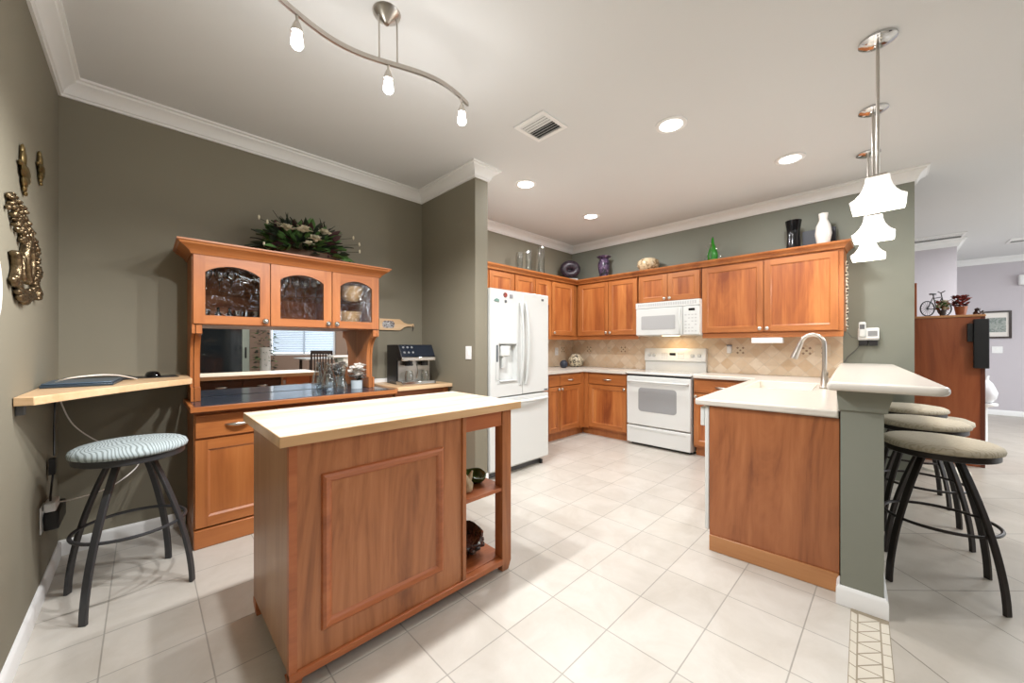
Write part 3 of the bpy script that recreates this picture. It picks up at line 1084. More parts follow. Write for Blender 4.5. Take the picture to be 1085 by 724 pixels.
tag(MB().box(4.60, 4.70, 0.785, 1.055, 1.265, 1.322).build('under_cabinet_lamp', M['trim'], bevel=0.008), 'white lamp housing under the right wall cabinet', 'lamp')

# ------------------------------------------------------------------ fridge
f = thing('refrigerator', 'white french-door refrigerator with ice dispenser', 'refrigerator', (2.232, 2.55, 0))
FW = 0.815
MB().box(0.006, FW - 0.006, 0.075, 0.98, 0.045, 1.745).build('body', M['white_app'], f, bevel=0.006)
MB().box(0.03, FW - 0.03, 0.09, 0.9, 0.0, 0.044).build('base', M['gray_app'], f, smooth=0)
sp = 0.418
# left door with a recess for the dispenser
ld = MB()
dx0, dx1, dz0, dz1 = 0.105, 0.335, 0.90, 1.255
ld.box(0.0, dx0, 0, 0.072, 0.765, 1.765).box(dx1, sp - 0.003, 0, 0.072, 0.765, 1.765).box(dx0, dx1, 0, 0.072, dz1, 1.765).box(dx0, dx1, 0, 0.072, 0.765, dz0).box(dx0, dx1, 0.055, 0.072, dz0, dz1)
bmesh.ops.remove_doubles(ld.bm, verts=list(ld.bm.verts), dist=1e-5)
ldo = ld.build('left_door', M['white_app'], f, smooth=0)
rdo = MB().box(sp + 0.003, FW, 0, 0.072, 0.765, 1.765).build('right_door', M['white_app'], f, bevel=0.008)
fz = MB().box(0, FW, 0, 0.072, 0.085, 0.752).build('freezer_drawer', M['white_app'], f, bevel=0.008)
def bow(x, z0, z1, parent, out_=0.045):
    pts = []
    for i in range(17):
        t = i / 16
        pts.append((x, -0.004 - out_ * math.sin(PI * t) ** 0.7, z0 + (z1 - z0) * t))
    MB().tube(pts, 0.013, 10).build('handle', M['white_app2'], parent, smooth=60)
bow(sp - 0.035, 0.86, 1.66, ldo)
bow(sp + 0.040, 0.86, 1.66, rdo)
pts = [(0.03 + 0.755 * i / 16, -0.006 - 0.035 * math.sin(PI * i / 16) ** 0.5, 0.700) for i in range(17)]
MB().tube(pts, 0.016, 10).build('handle', M['white_app2'], fz, smooth=60)
dp = MB()
dp.box(0.085, 0.104, -0.004, 0, 0.885, 1.27).box(0.336, 0.36, -0.004, 0, 0.885, 1.27).box(0.104, 0.336, -0.004, 0, 1.256, 1.27).box(0.104, 0.336, -0.004, 0, 0.885, 0.899)
dp.box(0.062, 0.100, -0.006, -0.004, 0.92, 1.25)
dp.build('dispenser_frame', M['white_app2'], ldo, bevel=0.002)
MB().box(0.14, 0.26, 0.004, 0.05, 1.14, 1.24).build('dispenser_nozzle', M['white_app'], ldo, bevel=0.01)
MB().box(0.17, 0.21, 0.015, 0.04, 1.03, 1.14).build('dispenser_paddle', M['white_app2'], ldo, bevel=0.004)
MB().box(0.11, 0.33, -0.015, 0.05, 0.902, 0.915).build('drip_tray', M['white_app2'], ldo, bevel=0.003)
MB().box(0.066, 0.090, -0.0072, -0.0062, 1.09, 1.245).build('dispenser_display', mat('display_grey', S(90, 96, 100), 0.2), ldo, smooth=0)
MB().box(0.700, 0.735, -0.002, 0.001, 1.700, 1.722).build('badge', M['gray_app'], rdo, smooth=0)
MB().box(0.745, 0.800, -0.002, 0.001, 0.776, 0.790).build('badge', M['gray_app'], rdo, smooth=0)
MB().lathe([(0, 0), (0.018, 0), (0.018, 0.04), (0, 0.04)], 12, None, Matrix.Translation((0.76, 0.06, 0.001))).build('foot', M['black'], f)
def magnet(label, x, z, m, shape, s_=0.02):
    mb = MB()
    if shape == 'round':
        mb.lathe([(0, 0), (s_, 0), (s_ * 0.9, 0.006), (0, 0.008)], 14, None, Matrix.Rotation(PI / 2, 4, 'X'))
    elif shape == 'shell':
        mb.prism([(-s_ * 1.5, -s_ * 0.4), (s_ * 1.3, -s_ * 0.6), (s_ * 1.5, s_ * 0.5), (0, s_), (-s_ * 1.3, s_ * 0.5)], -0.008, 0, 'y')
    else:
        mb.box(-s_, s_, -0.006, 0, -s_, s_)
    o = mb.build('fridge_magnet', m, bevel=0.001)
    o.location = (2.232 + x, 2.5494, z)
    tag(o, label, 'magnet')
magnet('round brown picture magnet high on the left fridge door', 0.185, 1.715, mottled('magnet_print', [S(60, 40, 34), S(170, 60, 40), S(30, 30, 34)], 60), 'round', 0.025)
magnet('small square grey magnet beside the round one on the fridge', 0.262, 1.708, M['gray_metal'], 'square', 0.018)
magnet('greenish fish-shaped magnet at the far left of the fridge door', 0.075, 1.655, mat('magnet_green', S(110, 140, 130), 0.4, noise=0.3, nscale=60), 'shell', 0.02)
magnet('small dark magnet under the round magnet on the fridge', 0.19, 1.655, M['gray_app'], 'square', 0.012)

# ------------------------------------------------------------------ range
s = thing('kitchen_range', 'white freestanding electric range under the microwave', 'oven', (4.36, 2.366, 0), R90)
SW = 0.782
MB().box(0.004, SW - 0.004, 0.045, 0.555, 0.03, 0.885).build('body', M['white_app'], s, smooth=0)
MB().box(0.03, SW - 0.03, 0.08, 0.52, 0.0, 0.029).build('base', M['black'], s, smooth=0)
MB().box(0.0, SW, 0.0, 0.555, 0.886, 0.912).build('cooktop', M['white_app'], s, bevel=0.008)
MB().box(0.03, SW - 0.03, 0.05, 0.50, 0.9125, 0.9145).build('glass_hob', mat('pale_ceramic_hob', S(190, 190, 190), 0.08), s, smooth=0)
MB().box(0.01, SW - 0.01, 0.010, 0.044, 0.868, 0.885).build('vent_gap', M['black'], s, smooth=0)
od = MB().box(0.004, SW - 0.004, 0.0, 0.044, 0.262, 0.862).build('oven_door', M['white_app'], s, bevel=0.008)
def rrect(x0, x1, z0, z1, r, n=5):
    pts = []
    for (cx, cz, a) in ((x1 - r, z0 + r, -PI / 2), (x1 - r, z1 - r, 0), (x0 + r, z1 - r, PI / 2), (x0 + r, z0 + r, PI)):
        for i in range(n + 1):
            pts.append((cx + r * math.cos(a + PI / 2 * i / n), cz + r * math.sin(a + PI / 2 * i / n)))
    return pts
MB().prism(rrect(0.16, 0.625, 0.435, 0.725, 0.04), -0.002, 0.002, 'y').build('window', M['oven_glass'], od, smooth=0)
MB().tube([(0.03, 0.0, 0.80), (0.035, -0.03, 0.80), (0.06, -0.042, 0.80), (SW - 0.06, -0.042, 0.80), (SW - 0.035, -0.03, 0.80), (SW - 0.03, 0.0, 0.80)], 0.013, 10).build('handle', M['white_app2'], od)
dwr = MB().box(0.004, SW - 0.004, 0.0, 0.044, 0.035, 0.247).build('storage_drawer', M['white_app'], s, bevel=0.008)
MB().box(0.05, SW - 0.05, -0.004, 0.002, 0.205, 0.228).build('handle', M['white_app2'], dwr, bevel=0.003)
bg = MB().prism([(0.555, 0.886), (0.505, 0.905), (0.505, 1.03), (0.478, 1.045), (0.488, 1.185), (0.500, 1.205), (0.555, 1.205)], 0.004, SW - 0.004, 'x').build('control_panel', M['white_app'], s, bevel=0.004)
for i, kx in enumerate((0.075, 0.140, 0.625, 0.705)):
    T = Matrix.Translation((kx, 0.484, 1.115)) @ Matrix.Rotation(PI / 2, 4, 'X')
    MB().lathe([(0, 0), (0.022, 0), (0.020, 0.018), (0.0, 0.020)], 18, None, T).build('knob', mat('range_knob', S(186, 188, 186), 0.35), bg)
MB().box(0.345, 0.42, 0.478, 0.484, 1.115, 1.145).build('clock_display', M['gloss_black'], bg, smooth=0)
q = MB()
for i in range(3):
    for j in range(3):
        q.box(0.24 + i * 0.03, 0.258 + i * 0.03, 0.479, 0.484, 1.075 + j * 0.028, 1.088 + j * 0.028)
        q.box(0.45 + i * 0.03, 0.468 + i * 0.03, 0.479, 0.484, 1.075 + j * 0.028, 1.088 + j * 0.028)
q.build('buttons', mat('button_grey', S(196, 197, 196), 0.5), bg, smooth=0)
# microwave
m_ = thing('microwave', 'white over-the-range microwave beneath the short wall cabinet', 'microwave', (4.52, 2.322, 1.364), R90)
MW = 0.775
MB().box(0, MW, 0.03, 0.395, 0, 0.415).build('body', M['white_app'], m_, bevel=0.004)
md_ = MB().box(0.003, 0.585, 0.0, 0.029, 0.006, 0.340).build('door', M['white_app'], m_, bevel=0.006)
MB().prism(rrect(0.075, 0.50, 0.075, 0.245, 0.01), -0.002, 0.002, 'y').build('window', mat('microwave_window', S(176, 177, 177), 0.2), md_, smooth=0)
pts = [(0.555, -0.003 - 0.03 * math.sin(PI * i / 12) ** 0.7, 0.02 + 0.30 * i / 12) for i in range(13)]
MB().tube(pts, 0.011, 10).build('handle', M['white_app2'], md_)
mp_ = MB().box(0.588, MW - 0.003, 0.0, 0.029, 0.006, 0.340).build('control_panel', M['white_app'], m_, bevel=0.006)
MB().box(0.655, 0.725, -0.002, 0.001, 0.285, 0.310).build('display', M['gloss_black'], mp_, smooth=0)
q = MB()
for i in range(4):
    for j in range(6):
        if (i + j) % 5 != 4:
            q.box(0.612 + i * 0.037, 0.634 + i * 0.037, -0.0015, 0.001, 0.04 + j * 0.038, 0.052 + j * 0.038)
q.build('buttons', mat('button_grey2', S(184, 185, 184), 0.5), mp_, smooth=0)
q = MB()
q.box(0.0, MW, 0.0, 0.029, 0.345, 0.415, M['white_app'])
for i in range(26):
    q.box(0.03 + i * 0.0277, 0.048 + i * 0.0277, -0.0006, 0.001, 0.365, 0.400, mat('vent_grey', S(186, 187, 186), 0.5))
q.build('vent_grille', None, m_, smooth=0)
MB().box(0.30, 0.48, 0.10, 0.20, -0.006, 0.0).build('cooktop_lamp', mat('lit_hood', (1, 0.85, 0.6, 1), emit=3, ecol=(1, 0.8, 0.55, 1)), m_, smooth=0)
area_light('hood_light', (4.70, 1.93, 1.352), (0, 0, 0), 0.12, 0.1, 1.3, (1, 0.72, 0.42))

# ------------------------------------------------------------------ island
# island, local x along its length
I = thing('kitchen_island', 'cherry kitchen island with butcher block top and open shelves at one end', 'island', (0.328, 1.458, 0))
# local: x 0..1.177 , y 0..0.653
MB().box(0, 1.177, 0, 0.653, 0.890, 0.928, None).build('butcher_top_core', M['butcher_edge'], I, bevel=0.002)
I.children[0].name = 'top_edge'
MB().box(0.0015, 1.1755, 0.0015, 0.6515, 0.9281, 0.9288).build('butcher_block_top', M['butcher'], I, smooth=0)
bd_ = MB()
bd_.box(0.036, 0.055, 0.050, 0.625, 0.075, 0.888, M['island_side'])
bd_.box(0.765, 0.785, 0.050, 0.625, 0.075, 0.888, M['island_side'])
bd_.box(0.055, 0.765, 0.045, 0.600, 0.075, 0.095, M['island_rail'])
bd_.box(0.055, 0.765, 0.590, 0.600, 0.095, 0.888, M['rear_dark_wood'])
bd_.box(0.055, 0.765, 0.060, 0.590, 0.870, 0.888, M['island_rail'])
bd_.build('body', None, I, smooth=0)
fr = MB()
fr.box(0.034, 0.060, 0.026, 0.050, 0.058, 0.888, M['island_rail'])
fr.box(0.060, 0.790, 0.034, 0.050, 0.080, 0.888, M['island_wood'])
fr.build('front_panel', None, I, smooth=0)
MB().box(0.790, 0.812, 0.024, 0.060, 0.080, 0.888).build('stile', M['island_wood'], I, bevel=0.002)
MB().box(0.034, 1.06, 0.022, 0.060, 0.050, 0.079).build('bottom_rail', M['island_rail'], I, bevel=0.003)
# applied picture-frame moulding on the front panel
mo = MB()
mx0, mx1, mz0, mz1 = 0.142, 0.680, 0.178, 0.762
prof = [(0.0, 0.0), (0.004, -0.010), (0.014, -0.016), (0.026, -0.012), (0.034, -0.004), (0.038, 0.0)]
rings = []
for (cx, cz, sx_, sz_) in ((mx0, mz0, 1, 1), (mx1, mz0, -1, 1), (mx1, mz1, -1, -1), (mx0, mz1, 1, -1), (mx0, mz0, 1, 1)):
    rings.append([(cx + sx_ * u, 0.034 + v, cz + sz_ * u) for u, v in prof])
mo.loft(rings, cap=False)
mo.build('panel_moulding', M['island_rail'], I, smooth=30)
# legs: right pair are full height posts; left pair are short feet
for yy in (0.030, 0.563):
    q = MB()
    def sq(x0, x1, y0, y1, z):
        return [(x0, y0, z), (x1, y0, z), (x1, y1, z), (x0, y1, z)]
    q.loft([sq(1.072, 1.118, yy + 0.010, yy + 0.052, 0.0), sq(1.062, 1.128, yy, yy + 0.062, 0.055), sq(1.062, 1.128, yy, yy + 0.062, 0.888)])
    q.build('leg', M['island_wood'], I, bevel=0.003)
for xx, yy in ((0.034, 0.035), (0.034, 0.578)):
    q = MB()
    q.loft([sq(xx + 0.006, xx + 0.040, yy + 0.006, yy + 0.040, 0.0), sq(xx, xx + 0.050, yy, yy + 0.050, 0.049), sq(xx, xx + 0.050, yy, yy + 0.050, 0.0745 if yy > 0.3 else 0.049)])
    q.build('foot', M['island_rail'], I, bevel=0.002)
for ya in (0.036, 0.604):
    MB().box(0.813, 1.061, ya, ya + 0.016, 0.805, 0.888).build('apron', M['island_rail'], I, bevel=0.002)
MB().box(0.786, 1.10, 0.036, 0.60, 0.447, 0.466).build('shelf', M['island_rail'], I, bevel=0.002)
MB().box(0.786, 1.10, 0.061, 0.60, 0.060, 0.082).build('shelf', M['island_rail'], I, bevel=0.002)
MB().box(1.066, 1.096, 0.092, 0.563, 0.805, 0.888).build('apron', M['island_rail'], I, bevel=0.002)
# rear drawers and doors (seen dark in the mirror)
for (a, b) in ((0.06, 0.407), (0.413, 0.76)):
    q = MB().box(a, b, 0.601, 0.621, 0.74, 0.876).build('drawer', M['rear_dark_wood'], I, bevel=0.003)
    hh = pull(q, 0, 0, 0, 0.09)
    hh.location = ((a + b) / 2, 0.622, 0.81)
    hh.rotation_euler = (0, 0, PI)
    q = MB().box(a, b, 0.601, 0.621, 0.10, 0.73).build('door', M['rear_dark_wood'], I, bevel=0.003)

# bowls on the island shelves
bw = thing('glazed_bowl', 'brown glazed clam-shaped bowl on the bottom shelf of the island', 'bowl', (0.328 + 0.945, 1.458 + 0.265, 0.083), 0.1)
def wob_bowl(mb, rx, ry, h, n=28, k=7, wob=0.12, th=0.012):
    outer = []
    for i, (r, z) in enumerate([(0.30, 0.0), (0.55, 0.02), (0.82, 0.30), (0.97, 0.65), (1.0, 0.95), (0.93, 1.0), (0.86, 0.80), (0.70, 0.42), (0.40, 0.18), (0.05, 0.14)]):
        ringp = []
        for j in range(n):
            a = 2 * PI * j / n
            w = 1 + wob * r * math.sin(k * a) * (0.5 + 0.5 * z)
            ringp.append((rx * r * w * math.cos(a), ry * r * w * math.sin(a), h * z * (1 + 0.18 * math.cos(2 * a))))
        outer.append(ringp)
    mb.loft(outer)
    return mb
wob_bowl(MB(), 0.12, 0.15, 0.10, wob=0.04).build('bowl_body', M['brown_glaze'], bw, smooth=60)
q = MB()
for j in range(9):
    a = -2.4 + j * 0.28
    q.lathe([(0, 0), (0.022, 0.004), (0.018, 0.02), (0, 0.026)], 8, None, Matrix.Translation((0.106 * math.cos(a), 0.140 * math.sin(a), 0.050 + 0.012 * math.sin(j * 2.1))))
q.build('grape_relief', M['brown_glaze'], bw, smooth=60)
gb = MB()
wob_bowl(gb, 0.065, 0.095, 0.05, wob=0.02)
g_ = gb.build('green_dish', M['green_glaze'], smooth=60)
place(g_, (0.328 + 1.005, 1.458 + 0.22, 0.4675))
tag(g_, 'dark green dish on the middle shelf of the island', 'dish')
sw_ = MB()
sw_.tube([(0, 0, 0.0), (0, 0, 0.012), (0.010, 0, 0.035), (0.0, 0.01, 0.06), (-0.02, 0, 0.085), (-0.035, 0, 0.10)], [0.024, 0.03, 0.026, 0.018, 0.014, 0.006], 12)
sw_.tube([(0.0, 0, 0.03), (0.03, 0.01, 0.07), (0.035, 0.0, 0.10)], [0.016, 0.013, 0.004], 10)
g_ = sw_.build('bird_figurine', mat('beige_shell', S(190, 172, 140), 0.4, noise=0.2, nscale=40), smooth=60)
place(g_, (0.328 + 0.890, 1.458 + 0.12, 0.470))
tag(g_, 'beige bird figurine left of the green dish on the island shelf', 'figurine')

# ------------------------------------------------------------------ hutch (base with counter, mirror back, posts, glazed upper)
H0 = thing('sideboard', 'cherry hutch base cabinet with dark blue top along the olive wall', 'cabinet', (0.215, 2.960, 0))
hb = MB()
hb.box(0.0, 1.295, 0.021, 0.485, 0.115, 0.838)
hb.build('body', M['cherry'], H0, smooth=0)
MB().box(-0.002, 1.297, -0.008, 0.485, 0.0, 0.113).build('plinth', M['cherry_x'], H0, bevel=0.006)
for i in range(3):
    a = 0.006 + i * 0.43
    b = a + 0.423
    q = drawer(H0, a, b, 0.672, 0.812)
    pull(q, (a + b) / 2, 0.742, 0, 0.13)
    q = door(H0, a, b, 0.125, 0.660, st=0.06, pm='cherry')
    knob(q, b - 0.03 if i == 0 else a + 0.03, 0.62)
MB().box(-0.022, 1.295, -0.060, 0.486, 0.839, 0.872).build('counter_top', M['cherry_x'], H0, bevel=0.004)
MB().box(0.0, 1.283, -0.036, 0.484, 0.8725, 0.8745).build('tile_inlay', M['bluetop'], H0, smooth=0)
# side counter to the partition
sc_ = thing('side_cabinet', 'narrow cabinet with maple counter between hutch and partition under the coffee machine', 'cabinet', (1.514, 2.960, 0))
MB().box(0, 0.552, 0.021, 0.485, 0.0, 0.855).build('body', M['cherry'], sc_, smooth=0)
MB().box(0, 0.554, -0.060, 0.486, 0.856, 0.888).build('counter_top', M['maple'], sc_, bevel=0.004)
door(sc_, 0.005, 0.545, 0.10, 0.85)
MB().box(0, 0.554, 0.470, 0.486, 0.889, 0.925).build('back_strip', M['trim'], sc_, smooth=0)

HU = thing('display_cabinet', 'cherry hutch upper with three arched glass doors, corbel posts and mirror back', 'cabinet', (0.215, 3.080, 0))
UW = 1.222
ub = MB()
ub.box(0, UW, 0.022, 0.365, 1.375, 1.393).box(0, UW, 0.022, 0.365, 1.815, 1.835).box(0, 0.018, 0.022, 0.365, 1.393, 1.815).box(UW - 0.018, UW, 0.022, 0.365, 1.393, 1.815)
ub.box(0.018, UW - 0.018, 0.350, 0.365, 1.393, 1.815).box(0.415, 0.430, 0.022, 0.350, 1.393, 1.815).box(0.828, 0.843, 0.022, 0.350, 1.393, 1.815)
ub.build('body', M['cherry'], HU, smooth=0)
MB().box(0.019, 0.414, 0.05, 0.349, 1.600, 1.606).box(0.431, 0.827, 0.05, 0.349, 1.600, 1.606).box(0.844, UW - 0.019, 0.05, 0.349, 1.600, 1.606).build('glass_shelf', M['glass'], HU, smooth=0)
def arch_door(x0, x1, z0, z1, kx, st=0.058):
    mb = MB()
    a0, a1, b0 = x0 + st, x1 - st, z0 + 0.055
    zs, zt = z1 - 0.105, z1 - 0.055      # spring and crown of the arch
    n = 14
    arcp = []
    for i in range(n + 1):
        t = i / n
        arcp.append((a0 + (a1 - a0) * t, zs + (zt - zs) * math.sin(PI * t) ** 0.75))
    mb.box(x0, a0, 0, 0.02, z0, z1, M['cherry'])
    mb.box(a1, x1, 0, 0.02, z0, z1, M['cherry'])
    mb.box(a0, a1, 0, 0.02, z0, b0, M['cherry_x'])
    mb.prism([(a0, z1)] + arcp + [(a1, z1)], 0, 0.02, 'y', M['cherry_x'])
    o = mb.build('glass_door', None, HU, smooth=0)
    MB().prism([(a0 - 0.004, b0 - 0.004)] + [(p[0], p[1] + 0.003) for p in arcp] + [(a1 + 0.004, b0 - 0.004)], 0.010, 0.014, 'y').build('pane', M['door_glass'], o, smooth=0)
    knob(o, kx, z0 + 0.03, 0.0, 'chrome')
    return o
arch_door(0.006, 0.418, 1.380, 1.818, 0.39)
arch_door(0.425, 0.833, 1.380, 1.818, 0.805)
arch_door(0.840, 1.216, 1.380, 1.818, 0.868)
HC = [(0.0, -0.012), (0.006, -0.012), (0.012, 0.004), (0.030, 0.020), (0.052, 0.036), (0.060, 0.040), (0.066, 0.052), (0.074, 0.056), (0.074, 0.066), (0.0, 0.066)]
mb = cab_crown([(-0.001, 0.364), (-0.001, -0.001), (UW + 0.001, -0.001), (UW + 0.001, 0.364)][::-1], '', prof=[(-u, v) for u, v in HC], z0=1.824) if False else None
P = [(-0.001, 0.364), (-0.001, 0.0), (UW + 0.001, 0.0), (UW + 0.001, 0.364)]
rings = []
for (px, py), (ox, oy) in zip(P, ((-1, 0), (-1, -1), (1, -1), (1, 0))):
    rings.append([(px + ox * u, py + oy * u, 1.831 + v) for u, v in HC])
mb = MB()
mb.loft(rings)
mb.box(0.001, UW - 0.001, 0.001, 0.364, 1.880, 1.896)
mb.build('crown', M['cherry_x'], HU, smooth=30)
# posts / corbels: profile in (y, z)
def corbel(x0, x1):
    poly = [(0.362, 0.8765), (0.10, 0.8765), (0.10, 0.965), (0.145, 0.970)]
    for i in range(9):
        t = i / 8
        a = t * PI / 2
        poly.append((0.145 - 0.115 * (1 - math.cos(a)), 1.12 + 0.195 * math.sin(a)))
    poly += [(0.012, 1.318), (0.012, 1.3745), (0.362, 1.3745)]
    mb = MB().prism(poly, x0, x1, 'x')
    return mb
corbel(0.0, 0.016).build('side_panel', M['cherry'], HU, smooth=20)
corbel(0.020, 0.050).build('corbel_post', M['cherry'], HU, smooth=20)
corbel(UW - 0.016, UW).build('side_panel', M['cherry'], HU, smooth=20)
corbel(UW - 0.050, UW - 0.020).build('corbel_post', M['cherry'], HU, smooth=20)
MB().box(0.051, UW - 0.051, 0.354, 0.360, 0.8765, 1.374).build('mirror', M['mirror'], HU, smooth=0)

# glassware in the hutch
def stem_glass():
    return MB().lathe([(0, 0), (0.03, 0.0), (0.03, 0.003), (0.004, 0.008), (0.004, 0.07), (0.020, 0.085), (0.032, 0.11), (0.034, 0.14), (0.028, 0.165), (0.026, 0.165), (0.031, 0.14), (0.029, 0.112), (0.018, 0.09), (0, 0.082)], 16)
def tumbler():
    return MB().lathe([(0, 0), (0.026, 0), (0.034, 0.09), (0.032, 0.09), (0.024, 0.006), (0, 0.006)], 16)
sg = tag(stem_glass().build('wine_glass', M['crystal'], smooth=60), 'clear stemmed glass on the upper shelf behind the left hutch door', 'glass', 'stemmed glasses behind the left hutch door')
sg.location = (0.30, 3.25, 1.6065)
for i, x in enumerate((0.37, 0.44, 0.51, 0.58)):
    o = sg.copy(); C.objects.link(o); o.location = (x, 3.25 + 0.03 * (i % 2), 1.6065)
for i, x in enumerate((0.70, 0.77, 0.84, 0.91, 0.98)):
    o = sg.copy(); C.objects.link(o); o.location = (x, 3.24 + 0.03 * (i % 2), 1.6065)
    o['label'] = 'clear stemmed glass on the upper shelf behind the middle hutch door'
    o['group'] = 'stemmed glasses behind the middle hutch door'
tb = tag(tumbler().build('tumbler', M['crystal'], smooth=60), 'clear tumbler on the lower shelf behind the left hutch door', 'glass', 'tumblers behind the left hutch door')
tb.location = (0.29, 3.25, 1.3935)
for i, x in enumerate((0.47, 0.53, 0.585)):
    o = tb.copy(); C.objects.link(o); o.location = (x, 3.24 + 0.03 * (i % 2), 1.3935)
for i, (x, lb) in enumerate(((0.358, 'left one of two tiny dark bottles on the lower hutch shelf'), (0.420, 'right one of two tiny dark bottles on the lower hutch shelf'))):
    b_ = thing('liquor_bottle', lb, 'bottle', (x, 3.20, 1.3935))
    MB().lathe([(0, 0), (0.019, 0), (0.019, 0.06), (0.008, 0.08), (0.008, 0.105), (0, 0.105)], 14).build('bottle_body', M['gloss_black'], b_)
    MB().lathe([(0.0195, 0.015), (0.0195, 0.05)], 14).build('paper_label', mat('paper_label', S(190, 200, 205), 0.6), b_)
bw2 = tag(MB().lathe([(0, 0), (0.04, 0.0), (0.08, 0.05), (0.105, 0.13), (0.10, 0.13), (0.075, 0.055), (0.035, 0.01), (0, 0.01)], 24).build('amber_bowl', mat('amber_ceramic', S(226, 190, 140), 0.3, noise=0.3, nscale=20), smooth=60), 'cream and amber bowl behind the right hutch door', 'bowl')
bw2.location = (1.24, 3.24, 1.3935)
bw3 = bw2.copy(); C.objects.link(bw3); bw3.location = (1.26, 3.24, 1.6065)
bw3['label'] = 'cream bowl on the upper shelf behind the right hutch door'

# flower arrangement on top of the hutch
FA = thing('silk_flower_arrangement', 'green and cream silk flower arrangement on top of the hutch', 'flowers', (0.90, 3.25, 1.8975))
FA.scale = (1.2, 1.0, 1.3)
MB().lathe([(0, 0), (0.10, 0), (0.13, 0.06), (0.12, 0.06), (0.09, 0.01), (0, 0.01)], 20, None, Matrix.Diagonal((1.6, 0.7, 1, 1))).build('basket', mat('brown_wicker', S(80, 60, 44), 0.8), FA)
rnd = random.Random(3)
def leaf_mesh(mb, base, dirv, ln, wd, m):
    d_ = Vector(dirv).normalized()
    side = d_.cross(Vector((0, 0, 1)))
    if side.length < 0.1:
        side = Vector((1, 0, 0))
    side.normalize()
    side = Matrix.Rotation(rnd.uniform(-0.9, 0.9), 3, d_) @ side
    up = side.cross(d_)
    b = Vector(base)
    f0 = len(mb.bm.faces)
    pr = []
    for t, w in ((0, 0.1), (0.3, 0.85), (0.6, 0.8), (1.0, 0.02)):
        cen = b + d_ * ln * t - up * ln * 0.28 * t * t
        pr.append((mb.bm.verts.new(cen - side * wd * w * 0.5 + up * wd * 0.12), mb.bm.verts.new(cen), mb.bm.verts.new(cen + side * wd * w * 0.5 + up * wd * 0.12)))
    for a, c_ in zip(pr[:-1], pr[1:]):
        mb.bm.faces.new((a[0], a[1], c_[1], c_[0]))
        mb.bm.faces.new((a[1], a[2], c_[2], c_[1]))
    mb._new(f0, m, None)
fo = MB()
for i in range(420):
    a = rnd.uniform(0, 2 * PI)
    e_ = rnd.uniform(-0.1, 1.25)
    rx, ry, rz_ = 0.30, 0.12, 0.20
    q = rnd.uniform(0.35, 0.82)
    px, py, pz = rx * q * math.cos(a) * math.cos(e_ * 0.9), ry * q * math.sin(a) * math.cos(e_ * 0.9), 0.045 + rz_ * q * max(0, math.sin(e_))
    dr_ = (math.cos(a) * math.cos(e_), math.sin(a) * math.cos(e_) * 0.7 - 0.2, math.sin(e_) * 0.8 + 0.1)
    if py > 0.10:
        py = 0.10
    mm = rnd.choices([M['leaf'], M['leaf_dark'], M['leaf_wine']], [0.55, 0.28, 0.17])[0]
    leaf_mesh(fo, (px, py, pz), dr_, rnd.uniform(0.055, 0.095), rnd.uniform(0.034, 0.052), mm)
for k in range(14):   # long blades standing out of the top
    a = rnd.uniform(-1.2, 1.2)
    leaf_mesh(fo, (rnd.uniform(-0.12, 0.15), rnd.uniform(-0.03, 0.04), 0.15), (math.sin(a), -0.15, 1.1 * math.cos(a)), 0.13, 0.022, M['leaf_dark'])
fob = fo.build('foliage', None, FA, smooth=60, fixn=False)
fob['kind'] = 'stuff'
def blossom(x, y, z, r, m='petal'):
    mb = MB()
    for k in range(3):
        for j in range(7):
            a = 2 * PI * j / 7 + k * 0.4
            leaf_mesh(mb, (0, 0, 0), (math.cos(a) * (1 - 0.25 * k), math.sin(a) * (1 - 0.25 * k) - 0.3, 0.35 + 0.5 * k), r * (1 - 0.15 * k), r * 0.8, M[m])
    mb.lathe([(0, -0.01), (r * 0.3, 0.0), (0, r * 0.5)], 8, M[m])
    o = mb.build('blossom', None, FA, smooth=60, fixn=False)
    o.location = (x, y, z)
for b_ in ((-0.12, -0.09, 0.16, 0.05), (-0.03, -0.10, 0.165, 0.058), (0.04, -0.11, 0.12, 0.055), (0.10, -0.07, 0.18, 0.05), (-0.16, -0.04, 0.19, 0.02), (0.0, -0.12, 0.09, 0.035)):
    blossom(*b_)
# thin stems with white buds
for (x1, y1, z1) in ((-0.26, -0.06, 0.20), (-0.22, -0.08, 0.18), (0.30, -0.06, 0.19), (0.335, -0.08, 0.15), (0.33, -0.10, 0.10), (-0.24, -0.10, 0.05)):
    st = MB()
    st.tube([(x1 * 0.3, 0, 0.08), (x1 * 0.7, y1 * 0.6, z1 * 0.9), (x1, y1, z1)], 0.0015, 5, M['leaf_dark'])
    st.lathe([(0, -0.012), (0.007, 0), (0.005, 0.012), (0, 0.018)], 8, M['petal'], Matrix.Translation((x1, y1, z1)))
    st.build('bud_stem', None, FA, smooth=60)

# things on the hutch counter
def vase_lathe(name, label, cat, prof, m, loc, n=28, grp=None):
    o = MB().lathe(prof, n).build(name, M[m] if isinstance(m, str) else m, smooth=60)
    o.location = loc
    return tag(o, label, cat, grp)
vase_lathe('glass_vase', 'clear teardrop glass vase left on the hutch top', 'vase', [(0, 0), (0.055, 0), (0.062, 0.03), (0.05, 0.10), (0.028, 0.17), (0.022, 0.20), (0.026, 0.215), (0.023, 0.215), (0.019, 0.20), (0.025, 0.17), (0.046, 0.10), (0.056, 0.03), (0, 0.012)], 'glass', (1.105, 3.31, 0.8747))
vase_lathe('glass_vase', 'clear waisted glass vase right of the teardrop vase on the hutch', 'vase', [(0, 0), (0.05, 0), (0.052, 0.03), (0.032, 0.10), (0.030, 0.13), (0.045, 0.20), (0.05, 0.215), (0.047, 0.215), (0.042, 0.20), (0.027, 0.13), (0.029, 0.10), (0.046, 0.035), (0, 0.012)], 'glass', (1.165, 3.21, 0.8747))
